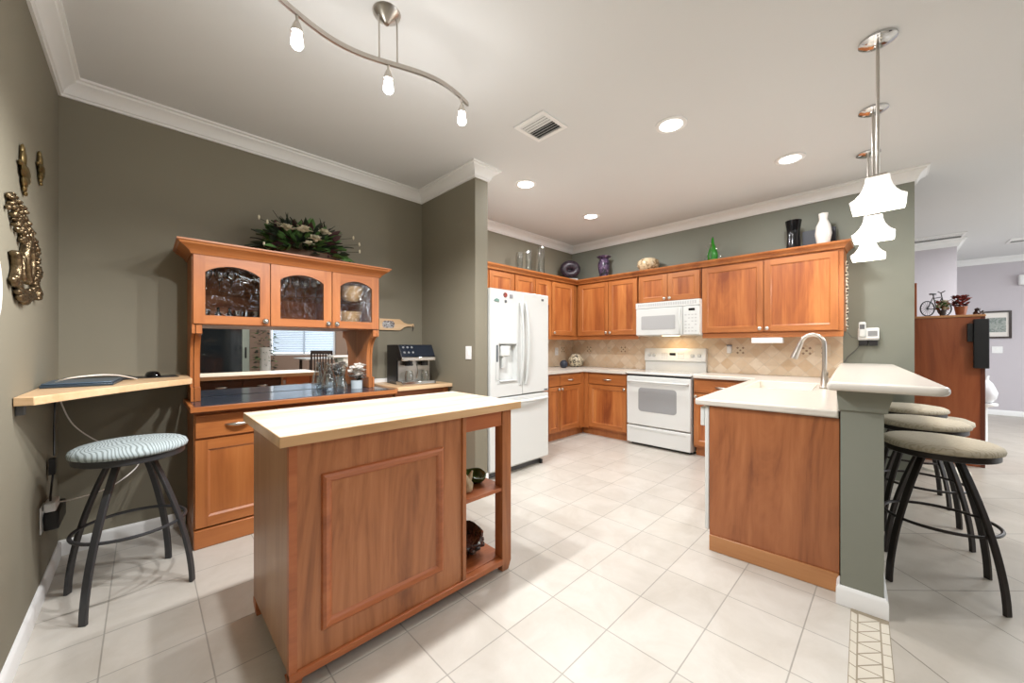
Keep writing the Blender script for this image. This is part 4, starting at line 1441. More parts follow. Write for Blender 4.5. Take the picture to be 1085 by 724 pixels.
op = thing('orchid_pot', 'white silk flowers in a small glass pot on the hutch counter', 'flowers', (1.300, 3.22, 0.8747))
MB().lathe([(0, 0), (0.045, 0), (0.048, 0.07), (0.045, 0.07), (0.042, 0.006), (0, 0.006)], 24).build('pot', mat('milky_glass', S(190, 200, 205), 0.15), op)
q = MB()
for k in range(9):
    a = k * 2.4
    rr = 0.02 + 0.028 * ((k * 7) % 5) / 5
    zz = 0.085 + 0.013 * k
    for j in range(6):
        t = j * PI / 3
        leaf_mesh(q, (rr * math.cos(a), rr * math.sin(a) - 0.01, zz), (math.cos(t), math.sin(t) - 0.4, 0.4), 0.055, 0.055, M['stone_white'])
q.build('blossoms', None, op, smooth=60, fixn=False)
q = MB()
for k in range(14):
    t = k * 1.3
    leaf_mesh(q, (0, 0, 0.07 + 0.005 * k), (math.cos(t), math.sin(t), 0.4), 0.055, 0.022, M['leaf_dark'])
q.build('leaves', None, op, smooth=60, fixn=False)

# cutting board hanging on the wall
cb_ = thing('cutting_board', 'wooden paddle board with a dark picture hanging beside the hutch', 'board', (1.60, 3.4465, 1.445))
q = MB()
poly = [(0.0, -0.055), (0.215, -0.055), (0.26, -0.022), (0.30, -0.012), (0.345, -0.012)] + arc(0.35, 0.0, 0.020, -1.0, 1.0, 6) + [(0.345, 0.012), (0.30, 0.012), (0.26, 0.022), (0.215, 0.055), (0.0, 0.055)]
q.prism(poly, -0.016, 0.0, 'y')
q.build('board_body', M['maple'], cb_, bevel=0.002)
MB().prism(rrect(0.03, 0.155, -0.034, 0.036, 0.03), -0.0172, -0.016, 'y').build('picture', mottled('board_print', [S(70, 34, 36), S(190, 190, 190), S(60, 50, 60)], 50), cb_, smooth=0)
MB().tube([(0.352, -0.018, 0), (0.356, -0.018, -0.03), (0.352, -0.014, -0.055)], 0.003, 6).build('hook', M['black'], cb_)

# espresso machine
em = thing('espresso_machine', 'black and silver espresso machine on the maple side counter', 'coffee machine', (1.768, 3.00, 0.8885), -0.10)
ew = 0.165
MB().prism([(0.10, 0.0), (0.34, 0.0), (0.34, 0.36), (0.07, 0.36), (0.0, 0.255), (0.0, 0.215), (0.10, 0.215)], -ew, ew, 'x', None).build('body', M['black'], em, bevel=0.006)
q = MB().prism([(0.066, 0.358), (0.060, 0.356), (-0.008, 0.256), (-0.004, 0.254)], -ew + 0.01, ew - 0.01, 'x').build('front_panel', mat('dark_blue_panel', S(26, 32, 42), 0.12), em, smooth=0)
k_ = MB()
for j in range(2):
    for i in range(3):
        k_.lathe([(0, 0), (0.010, 0), (0.010, 0.006), (0, 0.006)], 10, None, Matrix.Translation((-0.13 + 0.04 * i, 0.012 + 0.03 * j, 0.288 + 0.045 * j)) @ Matrix.Rotation(0.97, 4, 'X'))
k_.build('buttons', M['gray_metal'], em)
MB().box(-ew, ew, -0.02, 0.10, 0.215, 0.25).build('chrome_band', M['chrome'], em, bevel=0.006)
MB().box(-ew, ew, -0.02, 0.30, 0.001, 0.035).build('drip_tray', M['chrome'], em, bevel=0.006)
MB().box(-ew + 0.012, ew - 0.012, 0.092, 0.099, 0.036, 0.214).build('splash_plate', M['nickel'], em, smooth=0)
for x in (-0.09, 0.09):
    MB().lathe([(0, 0.17), (0.035, 0.17), (0.035, 0.214), (0, 0.214)], 18, None, Matrix.Translation((x * 0.85, 0.045, 0))).build('brew_group', M['black'], em)
    MB().lathe([(0, 0), (0.036, 0), (0.040, 0.05), (0.028, 0.09), (0.026, 0.09), (0.037, 0.05), (0.033, 0.004), (0, 0.004)], 18, None, Matrix.Translation((x * 0.85, 0.035, 0.036))).build('carafe', M['glass'], em)
MB().tube([(x, -0.02, 0.0) for x in (0,)] + [(0.0, 0.0, 0.0)], 0.001, 4) if False else None
MB().tube([(-0.09, 0.01, 0.19), (-0.09, -0.06, 0.185)], [0.009, 0.012], 8).build('filter_handle', M['black'], em)
MB().tube([(-0.02, 0.0, 0.20), (-0.02, -0.02, 0.12), (-0.02, 0.0, 0.06)], 0.004, 8).build('steam_pipe', M['chrome'], em)

# ------------------------------------------------------------------ corner desk shelf, laptop, mouse, cables, outlet
dk = MB()
pts = [(-0.358, 2.36), (-0.305, 2.345)]
for i in range(1, 13):
    t = i / 12
    x = -0.305 + t * 0.515
    y = 2.345 + t * 0.655 - 0 + 0.045 * math.sin(PI * t)
    pts.append((x, y))
poly = pts + [(0.210, 3.446), (-0.358, 3.446)]
dk.prism(poly, 1.006, 1.040)
dko = tag(dk.build('corner_desk', M['maple'], bevel=0.003), 'curved pale maple corner desk shelf above the blue stool', 'desk')
lp = thing('laptop', 'closed dark blue laptop lying on the corner desk', 'laptop', (-0.21, 2.92, 1.0405), 0.0)
MB().prism([(-0.135, -0.17), (0.10, -0.17), (0.125, 0.14), (-0.135, 0.14)], 0, 0.014).build('body', M['navy'], lp, bevel=0.004)
MB().prism([(-0.13, -0.165), (0.095, -0.165), (0.12, 0.135), (-0.13, 0.135)], 0.0145, 0.021).build('lid', mat('slate_lid', S(70, 88, 104), 0.3), lp, bevel=0.003)
nb = MB().box(-0.13, 0.14, -0.10, 0.10, 0, 0.016).build('notebook', M['black'], bevel=0.003)
place(tag(nb, 'flat black case behind the laptop on the corner desk', 'case'), (-0.19, 3.22, 1.0405), 0.1)
q = MB().tube(smooth_path([(-0.30, 2.80, 1.066), (-0.25, 2.76, 1.085), (-0.16, 2.80, 1.092), (-0.10, 2.92, 1.080), (-0.055, 3.02, 1.060), (-0.03, 3.10, 1.046)]), 0.0035, 6).build('charging_cable', M['stone_white'])
tag(q, 'white cable looped over the laptop', 'cable')
mo_ = thing('computer_mouse', 'dark computer mouse on a black pad on the desk', 'mouse', (0.04, 3.30, 1.0445), 0.3)
MB().lathe([(0, 0), (1, 0.0), (0.98, 0.35), (0.75, 0.8), (0.4, 0.97), (0, 1)], 20, None, Matrix.Diagonal((0.035, 0.058, 0.034, 1))).build('mouse_body', M['gloss_black'], mo_, smooth=70)
pad = MB().box(-0.10, 0.10, -0.10, 0.10, 0, 0.003).build('mouse_pad', M['black'], bevel=0.001)
place(tag(pad, 'black mouse pad at the hutch end of the corner desk', 'mouse pad'), (0.055, 3.30, 1.0405), 0.05)
wo_ = plate('wall_outlet', 'white outlet low on the left wall with chargers plugged in', 'outlet', (-0.3595, 2.93, 0.39), PI / 2, w=0.10, h=0.13, col='trim')
ad = MB().box(-0.3505, -0.30, 2.90, 3.13, 0.33, 0.42).build('power_adapter', M['black'], bevel=0.008)
tag(ad, 'black power adapter plugged into the left wall outlet', 'adapter')
ad2 = MB().box(-0.3505, -0.31, 2.90, 3.02, 0.421, 0.465).build('white_charger', M['trim'], bevel=0.006)
tag(ad2, 'white charger block on top of the black adapter', 'adapter')
q = MB()
q.tube(smooth_path([(-0.34, 3.18, 1.004), (-0.345, 3.17, 0.85), (-0.338, 3.10, 0.66)]), 0.004, 6)
q.box(-0.352, -0.330, 3.055, 3.10, 0.57, 0.65)
q.tube(smooth_path([(-0.338, 3.06, 0.57), (-0.335, 2.98, 0.50), (-0.332, 2.94, 0.46), (-0.325, 2.91, 0.44)]), 0.004, 6)
tag(q.build('black_power_cord', M['black']), 'black power cord hanging from the corner desk to the outlet', 'cord')
q = MB().tube(smooth_path([(-0.335, 3.22, 1.004), (-0.33, 3.26, 0.92), (-0.29, 3.32, 0.78), (-0.20, 3.38, 0.66), (-0.10, 3.36, 0.60), (-0.02, 3.30, 0.55), (-0.04, 3.18, 0.50), (-0.14, 3.10, 0.44), (-0.25, 3.04, 0.43), (-0.309, 2.99, 0.44)]), 0.0035, 6)
tag(q.build('white_power_cord', M['stone_white']), 'white power cord curving down behind the blue stool', 'cord')
tag(MB().box(-0.3595, -0.335, 2.40, 2.43, 0.965, 1.005).build('shelf_bracket', M['gray_app'], bevel=0.003), 'small grey bracket under the left tip of the corner desk', 'bracket')

# ------------------------------------------------------------------ stools
def make_stool(label, group, fab, steel, loc, rz):
    s_ = thing('bar_stool', label, 'stool', loc, rz, group)
    MB().lathe([(0, 0.703), (0.205, 0.703), (0.217, 0.709), (0.220, 0.720), (0.214, 0.734), (0.195, 0.745), (0.14, 0.753), (0.07, 0.757), (0, 0.758)], 48).build('seat', M[fab], s_, smooth=70)
    MB().lathe([(0.0, 0.672), (0.200, 0.672), (0.206, 0.676), (0.206, 0.702), (0.0, 0.702)], 48).build('seat_frame', M[steel], s_)
    for k in range(4):
        a = PI / 4 + k * PI / 2
        pts = []
        for i in range(15):
            t = i / 14
            z = 0.671 * (1 - t) ** 1.0
            r = 0.085 + 0.185 * (1 - (z / 0.671) ** 1.7)
            pts.append((r, z))
        T = Matrix.Rotation(a, 4, 'Z')
        # flat bar cross-section swept in the radial plane
        rings = []
        for i, (r, z) in enumerate(pts):
            i0, i1 = max(i - 1, 0), min(i + 1, 14)
            d_ = Vector((pts[i1][0] - pts[i0][0], pts[i1][1] - pts[i0][1])).normalized()
            nx, nz = -d_.y, d_.x
            if i == 14:
                nx, nz = 1, 0
            if i == 0:
                nx, nz = 1.3, 0
            h, w = 0.008, 0.0145
            rings.append([(r + nx * h, -w, z + nz * h), (r + nx * h, w, z + nz * h), (r - nx * h, w, z - nz * h), (r - nx * h, -w, z - nz * h)])
        MB().loft(rings, None, T).build('leg', M[steel], s_, smooth=25, bevel=0.003)
    pts = [(0.208 * math.cos(2 * PI * i / 48), 0.208 * math.sin(2 * PI * i / 48), 0.33) for i in range(48)]
    MB().tube(pts, 0.008, 8, close=True).build('foot_ring', M[steel], s_)
    return s_
make_stool('round backless stool with blue-grey wavy fabric seat under the corner desk', None, 'fab_blue', 'steel_gray', (-0.045, 2.735, 0), math.radians(12))
st1 = make_stool('nearest of the beige round bar stools, beside the olive column', 'beige bar stools along the breakfast bar', 'fab_beige', 'steel', (3.00, -0.170, 0), math.radians(2))
dup(st1, (3.73, -0.135, 0), math.radians(3), 'middle of the three beige round bar stools along the breakfast bar', 'beige bar stools along the breakfast bar')
dup(st1, (4.495, -0.095, 0), math.radians(4), 'beige round bar stool farthest along the bar, next to the back wall', 'beige bar stools along the breakfast bar')
pf = thing('pedestal_stool', 'low round beige pedestal stool in front of the oak cabinet', 'stool', (5.66, -0.36, 0))
MB().lathe([(0, 0.45), (0.18, 0.45), (0.195, 0.47), (0.19, 0.50), (0.14, 0.525), (0, 0.535)], 36).build('seat', M['fab_beige'], pf, smooth=70)
MB().lathe([(0, 0), (0.17, 0), (0.165, 0.02), (0.05, 0.05), (0.035, 0.12), (0.035, 0.40), (0.12, 0.449), (0, 0.449)], 32).build('base', M['cream'], pf, smooth=50)

# ------------------------------------------------------------------ pendants
def pendant(label, loc, n=0):
    p_ = thing('pendant_light', label, 'pendant light', loc, 0, 'glass pendants above the breakfast bar')
    # origin at ceiling
    MB().lathe([(0, 0), (0.075, 0), (0.075, -0.012), (0.062, -0.020), (0.05, -0.024), (0.03, -0.030), (0, -0.032)][::-1], 32).build('canopy', M['chrome'], p_)
    MB().tube([(0, 0, -0.03), (0, 0, -0.700)], 0.0075, 10).build('rod', M['nickel'], p_)
    def sqr(h, z, r=0.25):
        pts = []
        n_ = 5
        rr = h * r
        for cx, cy, a in ((h - rr, -h + rr, -PI / 2), (h - rr, h - rr, 0), (-h + rr, h - rr, PI / 2), (-h + rr, -h + rr, PI)):
            for i in range(n_ + 1):
                pts.append((cx + rr * math.cos(a + PI / 2 * i / n_), cy + rr * math.sin(a + PI / 2 * i / n_), z))
        return pts
    MB().loft([sqr(0.014, -0.700), sqr(0.036, -0.706), sqr(0.042, -0.7165)]).build('shade_holder', M['nickel'], p_)
    prof = [(0.045, -0.717, 0.2), (0.048, -0.745, 0.2), (0.056, -0.775, 0.15), (0.068, -0.802, 0.12), (0.084, -0.826, 0.08), (0.104, -0.845, 0.04), (0.099, -0.868, 0.04)]
    rings = [sqr(h, z, r) for h, z, r in prof]
    rings += [sqr(h - 0.005, z, r) for h, z, r in prof[::-1]]
    MB().loft(rings, cap=False).build('glass_shade', M['lampglass'], p_, smooth=40)
    point_light('pendant_bulb_light', (loc[0], loc[1], ZC - 0.92), P_PEND, (1, 0.93, 0.84), 0.05)
    return p_
pendant('nearest of the three white glass pendants over the bar', (2.70, 0.055, ZC))
pendant('middle one of the three white glass pendants over the bar', (3.48, 0.092, ZC))
pendant('farthest and lowest-looking of the three white glass pendants', (4.236, 0.142, ZC))

# ------------------------------------------------------------------ recessed lights and vents
RL = (('recessed ceiling light nearest the middle of the room', 2.685, 1.111), ('recessed ceiling light over the right wall cabinets', 3.888, 0.609),
      ('recessed ceiling light right in front of the partition corner', 2.66, 2.515), ('recessed ceiling light in the far corner over the cabinets', 3.884, 2.581))
for lb, x, y in RL:
    r = thing('recessed_light', lb, 'ceiling light', (x, y, ZC), 0, 'recessed ceiling lights')
    MB().lathe([(0.075, -0.0005), (0.105, -0.0005), (0.105, -0.006), (0.080, -0.010), (0.075, -0.006)], 36).build('trim_ring', M['trim'], r)
    MB().lathe([(0.0, -0.003), (0.076, -0.003), (0.074, -0.008), (0.0, -0.010)], 36).build('lens', M['downlight'], r)
    area_light('recessed_beam', (x, y, ZC - 0.02), (0, 0, 0), 0.14, 0.14, P_RECESS, (0.97, 0.98, 1.0), 'DISK')
def vent(label, x0, x1, y0, y1, n=8, fm='trim'):
    v = thing('ceiling_vent', label, 'vent', ((x0 + x1) / 2, (y0 + y1) / 2, ZC))
    hx, hy = (x1 - x0) / 2, (y1 - y0) / 2
    q = MB()
    f_ = 0.03
    q.box(-hx, hx, -hy, -hy + f_, -0.010, -0.0005).box(-hx, hx, hy - f_, hy, -0.010, -0.0005).box(-hx, -hx + f_, -hy + f_, hy - f_, -0.010, -0.0005).box(hx - f_, hx, -hy + f_, hy - f_, -0.010, -0.0005)
    q.build('frame', M['trim'], v, bevel=0.002)
    q = MB()
    w = 2 * (hx - f_)
    for i in range(n):
        xx = -hx + f_ + w * (i + 0.5) / n
        q.box(-0.007, 0.007, -hy + f_, hy - f_, -0.001, 0.001, None, Matrix.Translation((xx, 0, -0.007)) @ Matrix.Rotation(0.7 if i < n / 2 else -0.7, 4, 'Y'))
    q.build('louvres', M['trim'], v, smooth=0)
    MB().box(-hx + f_, hx - f_, -hy + f_, hy - f_, -0.0015, -0.0005).build('duct_opening', mat('duct_dark', S(60, 60, 60), 0.8), v, smooth=0)
vent('square white air vent in the kitchen ceiling', 1.905, 2.175, 1.64, 1.92)
vent('slim air vent in the lavender living area ceiling', 8.10, 8.50, -0.72, -0.20, 5)
vent('slim air vent near the right edge of the living area ceiling', 9.1, 9.5, -1.75, -1.22, 5)

# ------------------------------------------------------------------ track light
tk = thing('track_light', 'curved brushed nickel track light with three glass heads', 'track light', (0.823, 1.675, ZC))
T = Matrix.Translation((0.0, 0.012, 0))
MB().lathe([(0, 0), (0.065, 0), (0.06, -0.012), (0.018, -0.045), (0.012, -0.052), (0, -0.052)], 32, None, T).build('canopy', M['nickel'], tk)
rail = []
for i in range(41):
    t = i / 40
    x = -0.455 + 0.91 * t
    y = -0.025 + 0.055 * math.sin(2 * PI * (t - 0.03)) + 0.01
    rail.append((x, y, -0.245))
rb = []
for i, p_ in enumerate(rail):
    i0, i1 = max(i - 1, 0), min(i + 1, 40)
    d_ = (Vector(rail[i1]) - Vector(rail[i0])).normalized()
    n_ = Vector((-d_.y, d_.x, 0)) * 0.006
    pv = Vector(p_)
    rb.append([tuple(pv + n_ + Vector((0, 0, 0.010))), tuple(pv - n_ + Vector((0, 0, 0.010))), tuple(pv - n_ - Vector((0, 0, 0.010))), tuple(pv + n_ - Vector((0, 0, 0.010)))])
MB().loft(rb).build('rail', M['nickel'], tk, smooth=30)
def rail_y(x):
    t = (x + 0.455) / 0.91
    return -0.025 + 0.055 * math.sin(2 * PI * (t - 0.03)) + 0.01
for x in (-0.038, 0.038):
    MB().tube([(x, rail_y(x), -0.236), (x, rail_y(x) + 0.004, -0.012)], 0.004, 8).build('support_rod', M['nickel'], tk)
for x in (-0.385, 0.0, 0.400):
    y = rail_y(x)
    h = MB().tube([(x, y, -0.256), (x, y, -0.285)], 0.006, 8)
    h.lathe([(0, 0), (0.010, -0.002), (0.020, -0.03), (0.024, -0.045), (0, -0.045)][::-1], 20, None, Matrix.Translation((x, y, -0.280)))
    ho = h.build('lamp_head', M['nickel'], tk)
    MB().lathe([(0, 0), (0.017, 0), (0.022, -0.03), (0.023, -0.048), (0.017, -0.058), (0, -0.061)][::-1], 20, None, Matrix.Translation((x, y, -0.326))).build('glass_shade', M['bulb'], ho, smooth=60)
    sl = bpy.data.lights.new('track_bulb_light', 'SPOT')
    sl.energy = P_TRACK
    sl.color = (0.98, 0.985, 1.0)
    sl.spot_size = math.radians(165)
    sl.spot_blend = 0.6
    sl.shadow_soft_size = 0.03
    so = bpy.data.objects.new('track_bulb_light', sl)
    C.objects.link(so)
    so.location = (0.823 + x, 1.675 + y, ZC - 0.43)
    point_light('track_glow_light', (0.823 + x, 1.675 + y, ZC - 0.43), 3.2, (0.98, 0.985, 1.0), 0.05)

# ------------------------------------------------------------------ decor on top of the kitchen cabinets (top board z = ZT+0.012)
ZD = ZT + 0.0465
def SC(pr, k, kr=None):
    return [(r * (kr or k), z * k) for r, z in pr]
for i, (x, h, r) in enumerate(((3.555, 0.27, 0.042), (3.725, 0.33, 0.046), (3.985, 0.42, 0.052))):
    lb = ('shortest of the three clear glass cylinders on the cabinets over the fridge', 'middle of the three clear glass cylinders on the cabinets', 'tallest fluted clear glass vase on the cabinets right of the fridge')[i]
    pr = [(0, 0), (r, 0), (r * 0.9, h * 0.4), (r, h), (r - 0.004, h), (r * 0.9 - 0.004, h * 0.4), (r - 0.006, 0.02), (0, 0.02)]
    vase_lathe('glass_cylinder', lb, 'vase', pr, 'glass', (x, 3.47, ZD), 24, 'clear glass cylinders on the cabinet top')
ur = thing('ring_vase', 'dark purple round ring vase on a pale stand in the cabinet corner', 'vase', (4.62, 3.44, ZD), -0.75)
MB().box(-0.11, 0.11, -0.05, 0.05, 0, 0.055).build('stand', mat('pale_grey_stand', S(180, 178, 172), 0.6), ur, bevel=0.004)
q = MB()
ringc = [(0.095 * math.cos(2 * PI * i / 32), 0, 0.195 + 0.072 * math.sin(2 * PI * i / 32)) for i in range(32)]
q.tube(ringc, [0.062 + 0.006 * math.sin(2 * PI * i / 32) for i in range(32)], 14, close=True)
q.lathe([(0, 0), (0.05, 0), (0.05, 0.004), (0, 0.004)], 20, None, Matrix.Translation((0, 0.02, 0.195)) @ Matrix.Rotation(PI / 2, 4, 'X'))
q.build('vase_body', M['dark_pot'], ur, smooth=70)
vase_lathe('amphora_vase', 'purple and black mottled vase left of the striped bowl on the cabinets', 'vase', [(r * 1.05, z * 1.1) for r, z in [(0, 0), (0.045, 0), (0.05, 0.02), (0.078, 0.14), (0.082, 0.20), (0.066, 0.25), (0.055, 0.265), (0.10, 0.295), (0.095, 0.30), (0.045, 0.27), (0, 0.25)]], 'purple_pot', (4.76, 2.94, ZD))
vase_lathe('woven_bowl', 'cream and brown striped squat bowl above the microwave', 'bowl', [(r * 1.05, z * 1.15) for r, z in [(0, 0), (0.06, 0), (0.10, 0.03), (0.135, 0.085), (0.125, 0.135), (0.08, 0.162), (0.05, 0.168), (0.045, 0.160), (0.08, 0.15), (0.10, 0.12), (0, 0.03)]], 'stripe_pot', (4.76, 2.27, ZD))
gv = thing('green_glass_figure', 'green and clear art glass bottle on the cabinets right of the microwave', 'glass figure', (4.75, 1.48, ZD))
MB().lathe([(0, 0), (0.036, 0), (0.054, 0.05), (0.056, 0.11), (0.038, 0.17), (0.018, 0.23), (0.012, 0.29), (0, 0.32)], 20).build('green_core', mat('green_art_glass', S(40, 120, 30), 0.08, noise=0.4, nscale=20), gv, smooth=60)
for a in (0, PI / 2, PI, 3 * PI / 2):
    pts = [(0.058 * math.cos(a) + 0.025 * math.sin(i * 0.9) * math.cos(a), 0.058 * math.sin(a) + 0.025 * math.sin(i * 0.9) * math.sin(a), 0.012 + 0.026 * i) for i in range(9)]
    MB().tube(pts, 0.012, 8).build('glass_ripple', M['glass'], gv, smooth=60)
vase_lathe('black_vase', 'tall black waisted vase on the right cabinet top', 'vase', [(r, z * 1.09) for r, z in [(0, 0), (0.060, 0), (0.062, 0.03), (0.052, 0.14), (0.056, 0.20), (0.070, 0.29), (0.065, 0.29), (0.045, 0.20), (0, 0.15)]], 'gloss_black', (4.75, 0.715, ZD))
bxo = MB().box(-0.02, 0.02, -0.13, 0.13, 0, 0.215).build('dark_box', mat('dark_slate', S(44, 46, 54), 0.5), bevel=0.003)
place(tag(bxo, 'dark flat box leaning behind the white vase on the cabinet top', 'box'), (4.87, 0.525, ZD), 0)
vase_lathe('white_vase', 'white ceramic vase at the right end of the cabinet top', 'vase', [(r, z * 1.14) for r, z in [(0, 0), (0.040, 0), (0.050, 0.03), (0.066, 0.11), (0.056, 0.18), (0.032, 0.23), (0.038, 0.285), (0.034, 0.285), (0.028, 0.23), (0, 0.2)]], 'stone_white', (4.72, 0.475, ZD))

# garland on the cabinet's right side
q = MB()
rr = random.Random(5)
q.tube([(4.68, 0.309, 2.02), (4.69, 0.309, 1.8), (4.69, 0.309, 1.6), (4.68, 0.309, 1.42)], 0.002, 5, M['cream'])
for i in range(60):
    z = 1.40 + 0.62 * i / 59
    q.lathe([(0, -0.008), (0.007, -0.002), (0.006, 0.003), (0, 0.008)], 7, [M['cream'], M['brown_glaze'], M['petal']][i % 3], Matrix.Translation((4.68 + rr.uniform(-0.035, 0.035), 0.306 - rr.uniform(0.0, 0.010), z)))
tag(q.build('shell_garland', None, smooth=60), 'string of cream and brown beads hanging on the cabinet side', 'garland')

# wall phone
ph = thing('wall_phone', 'white cordless phone and base on the olive wall over the bar', 'phone', (4.929, 0.17, 1.34), R90)
MB().prism([(0.0, -0.04), (-0.05, -0.05), (-0.075, -0.03), (-0.065, 0.015), (-0.04, 0.065), (0.0, 0.07)], -0.065, 0.080, 'x').build('base_unit', M['trim'], ph, bevel=0.008)
MB().box(-0.058, -0.008, -0.10, -0.055, -0.02, 0.125).build('handset', M['white_app2'], ph, bevel=0.012)
MB().box(-0.050, -0.016, -0.102, -0.1, 0.055, 0.10).build('handset_screen', M['gray_app'], ph, smooth=0)
MB().box(0.005, 0.070, -0.078, -0.068, -0.01, 0.04).build('keypad', M['gray_metal'], ph, smooth=0)
MB().box(-0.06, 0.005, -0.045, -0.001, -0.10, -0.052).build('plug', M['black'], ph, bevel=0.004)
MB().box(0.012, 0.070, -0.045, -0.001, -0.10, -0.052).build('plug', M['black'], ph, bevel=0.004)
q = MB().tube([(4.92, 0.20, 1.28), (4.922, 0.25, 1.20), (4.924, 0.31, 1.13), (4.924, 0.335, 1.076)], 0.0028, 6).tube([(4.92, 0.225, 1.31), (4.922, 0.28, 1.32), (4.924, 0.312, 1.37)], 0.0022, 6)
tag(q.build('phone_cord', M['gray_app']), 'grey phone cord running down the olive wall to the bar', 'cord')

# jar and ball in the counter corner
jr = thing('ginger_jar', 'round cream jar with black pattern in the counter corner', 'jar', (4.74, 3.42, HT + 0.0005))
MB().lathe([(0, 0), (0.06, 0), (0.10, 0.03), (0.118, 0.08), (0.112, 0.13), (0.085, 0.165), (0.07, 0.17), (0, 0.17)], 32).build('jar_body', M['jar_pat'], jr, smooth=60)
MB().lathe([(0, 0.1705), (0.078, 0.1705), (0.072, 0.19), (0.03, 0.20), (0, 0.202)], 28).build('lid', M['jar_pat'], jr, smooth=60)
bl_ = vase_lathe('round_speaker', 'small dark blue ball on the counter left of the patterned jar', 'speaker', [(0, 0), (0.03, 0.0), (0.052, 0.02), (0.060, 0.055), (0.050, 0.09), (0.025, 0.108), (0, 0.112)], mat('dark_blue_ball', S(38, 44, 58), 0.5), (4.36, 3.36, HT + 0.0005))
pn = vase_lathe('cookie_jar_shadow', '', 'x', [(0, 0), (0.01, 0), (0, 0.01)], 'cream', (0, 0, -5)) if False else None

# ------------------------------------------------------------------ left wall ornaments
def blob(mb, pts, m):
    for (y, z, ry, rz_, rx) in pts:
        prof = [(math.cos(a), math.sin(a)) for a in [(-PI / 2) + PI * i / 8 for i in range(9)]]
        mb.lathe([(max(r, 0), zz) for r, zz in prof], 8, m, Matrix.Translation((rx * 0.9 + 0.001, y, z)) @ Matrix.Diagonal((rx, ry, rz_, 1)))
def wall_bird(label, y, z, s_):
    q = MB()
    blob(q, [(y_ * s_, z_ * s_, a_ * s_, b_ * s_, c_) for y_, z_, a_, b_, c_ in (
        (0, 0.0, 0.085, 0.034, 0.012), (0.02, -0.02, 0.10, 0.022, 0.010), (0.12, -0.018, 0.035, 0.010, 0.006), (-0.03, 0.055, 0.032, 0.050, 0.010),
        (-0.03, 0.10, 0.022, 0.034, 0.008), (-0.06, 0.02, 0.05, 0.016, 0.008), (0.0, -0.055, 0.045, 0.030, 0.010), (0.01, -0.085, 0.025, 0.020, 0.008), (0.04, -0.105, 0.022, 0.014, 0.007))], M['brass'])
    o = q.build('brass_bird', None, smooth=70)
    o.location = (-0.3595, y, z)
    tag(o, label, 'wall ornament', 'brass birds on the left wall')
wall_bird('larger, nearer brass bird ornament high on the left wall', 2.50, 1.955, 0.78)
wall_bird('smaller brass bird ornament, the right one on the left wall', 2.84, 2.078, 0.60)
q = MB()
rr = random.Random(11)
L_ = []
for i in range(150):      # crest of small leaves at the top
    t = rr.random()
    yy = -0.17 + 0.28 * t + rr.uniform(-0.05, 0.05)
    zz = 0.165 - 0.13 * t + rr.uniform(-0.05, 0.05)
    L_.append((yy, zz, rr.uniform(0.008, 0.017), rr.uniform(0.006, 0.013), rr.uniform(0.008, 0.016)))
for k in range(4):        # twisted stems
    for i in range(36):
        t = i / 35
        L_.append((-0.03 + 0.022 * k - 0.02 + 0.022 * math.sin(t * 6 + k * 1.5), 0.10 - 0.20 * t, 0.010, 0.012, 0.012 + 0.004 * (k % 2)))
for i in range(70):       # lower scoop
    t = rr.random()
    L_.append((-0.17 + 0.25 * t + rr.uniform(-0.015, 0.015), -0.085 - 0.085 * math.sin(0.3 + t * PI * 0.75) + rr.uniform(-0.02, 0.02), 0.018, 0.012, 0.013))
for i in range(30):
    t = i / 29
    L_.append((-0.165 + 0.02 * math.sin(t * 3), -0.02 - 0.09 * t, 0.012, 0.012, 0.016))
for i in range(50):       # side frond
    t = i / 49
    L_.append((0.125 + 0.03 * math.sin(t * 9) + rr.uniform(-0.02, 0.02), -0.01 - 0.14 * t, 0.013, 0.009, 0.014))
L_ = [(y_ * 1.4, z_, a_ * 1.25, b_, c_) for y_, z_, a_, b_, c_ in L_]
blob(q, L_, M['bronze'])
o = q.build('bronze_sculpture', None, smooth=70)
o.location = (-0.3595, 2.53, 1.605)
tag(o, 'large twisted bronze leaf sculpture hanging on the left wall', 'wall ornament')
ck = thing('wall_plate', 'pale green round plate at the very left edge of the wall', 'plate', (-0.3595, 1.965, 1.43))
MB().lathe([(0, 0), (0.15, 0), (0.15, 0.012), (0.13, 0.016), (0, 0.012)], 36, None, Matrix.Rotation(PI / 2, 4, 'Y')).build('disc', mat('pale_green_plate', S(150, 165, 140), 0.4), ck)
MB().tube([(0.012, 0.142 * math.cos(2 * PI * i / 36), 0.142 * math.sin(2 * PI * i / 36)) for i in range(36)], 0.007, 8, close=True).build('rim', M['stone_white'], ck)

# ------------------------------------------------------------------ living side: oak cabinet, television, ornaments, picture
oc = thing('oak_cabinet', 'tall red oak cabinet side beyond the breakfast bar', 'cabinet', (6.07, -0.655, 0))
MB().box(0.0, 0.55, 0.004, 1.6, 0.0, 1.535).build('body', M['oak_big'], oc, smooth=0)
MB().box(-0.012, 0.56, -0.004, 1.60, 1.536, 1.560).build('top', M['oak_trim'], oc, bevel=0.004)
MB().box(-0.004, -0.0005, 0.0, 0.03, 0.0, 1.535).build('edge_strip', mat('dark_edge', S(96, 44, 24), 0.4), oc, smooth=0)
tag(MB().box(6.07, 6.62, -0.186, 0.95, 1.5605, 1.93).build('dark_hutch_top', M['oak_big'], bevel=0.004), 'dark wooden upper box on the oak cabinet, just showing past the olive wall', 'cabinet')
tv = thing('black_speaker', 'slim black upright speaker fixed to the oak cabinet side', 'speaker', (6.03, -0.62, 1.01))
MB().box(-0.03, 0.035, -0.055, 0.045, 0.0, 0.50).build('cabinet', M['black'], tv, bevel=0.006)
MB().box(-0.01, 0.035, 0.046, 0.085, 0.27, 0.455).build('bracket', M['black'], tv, bevel=0.004)
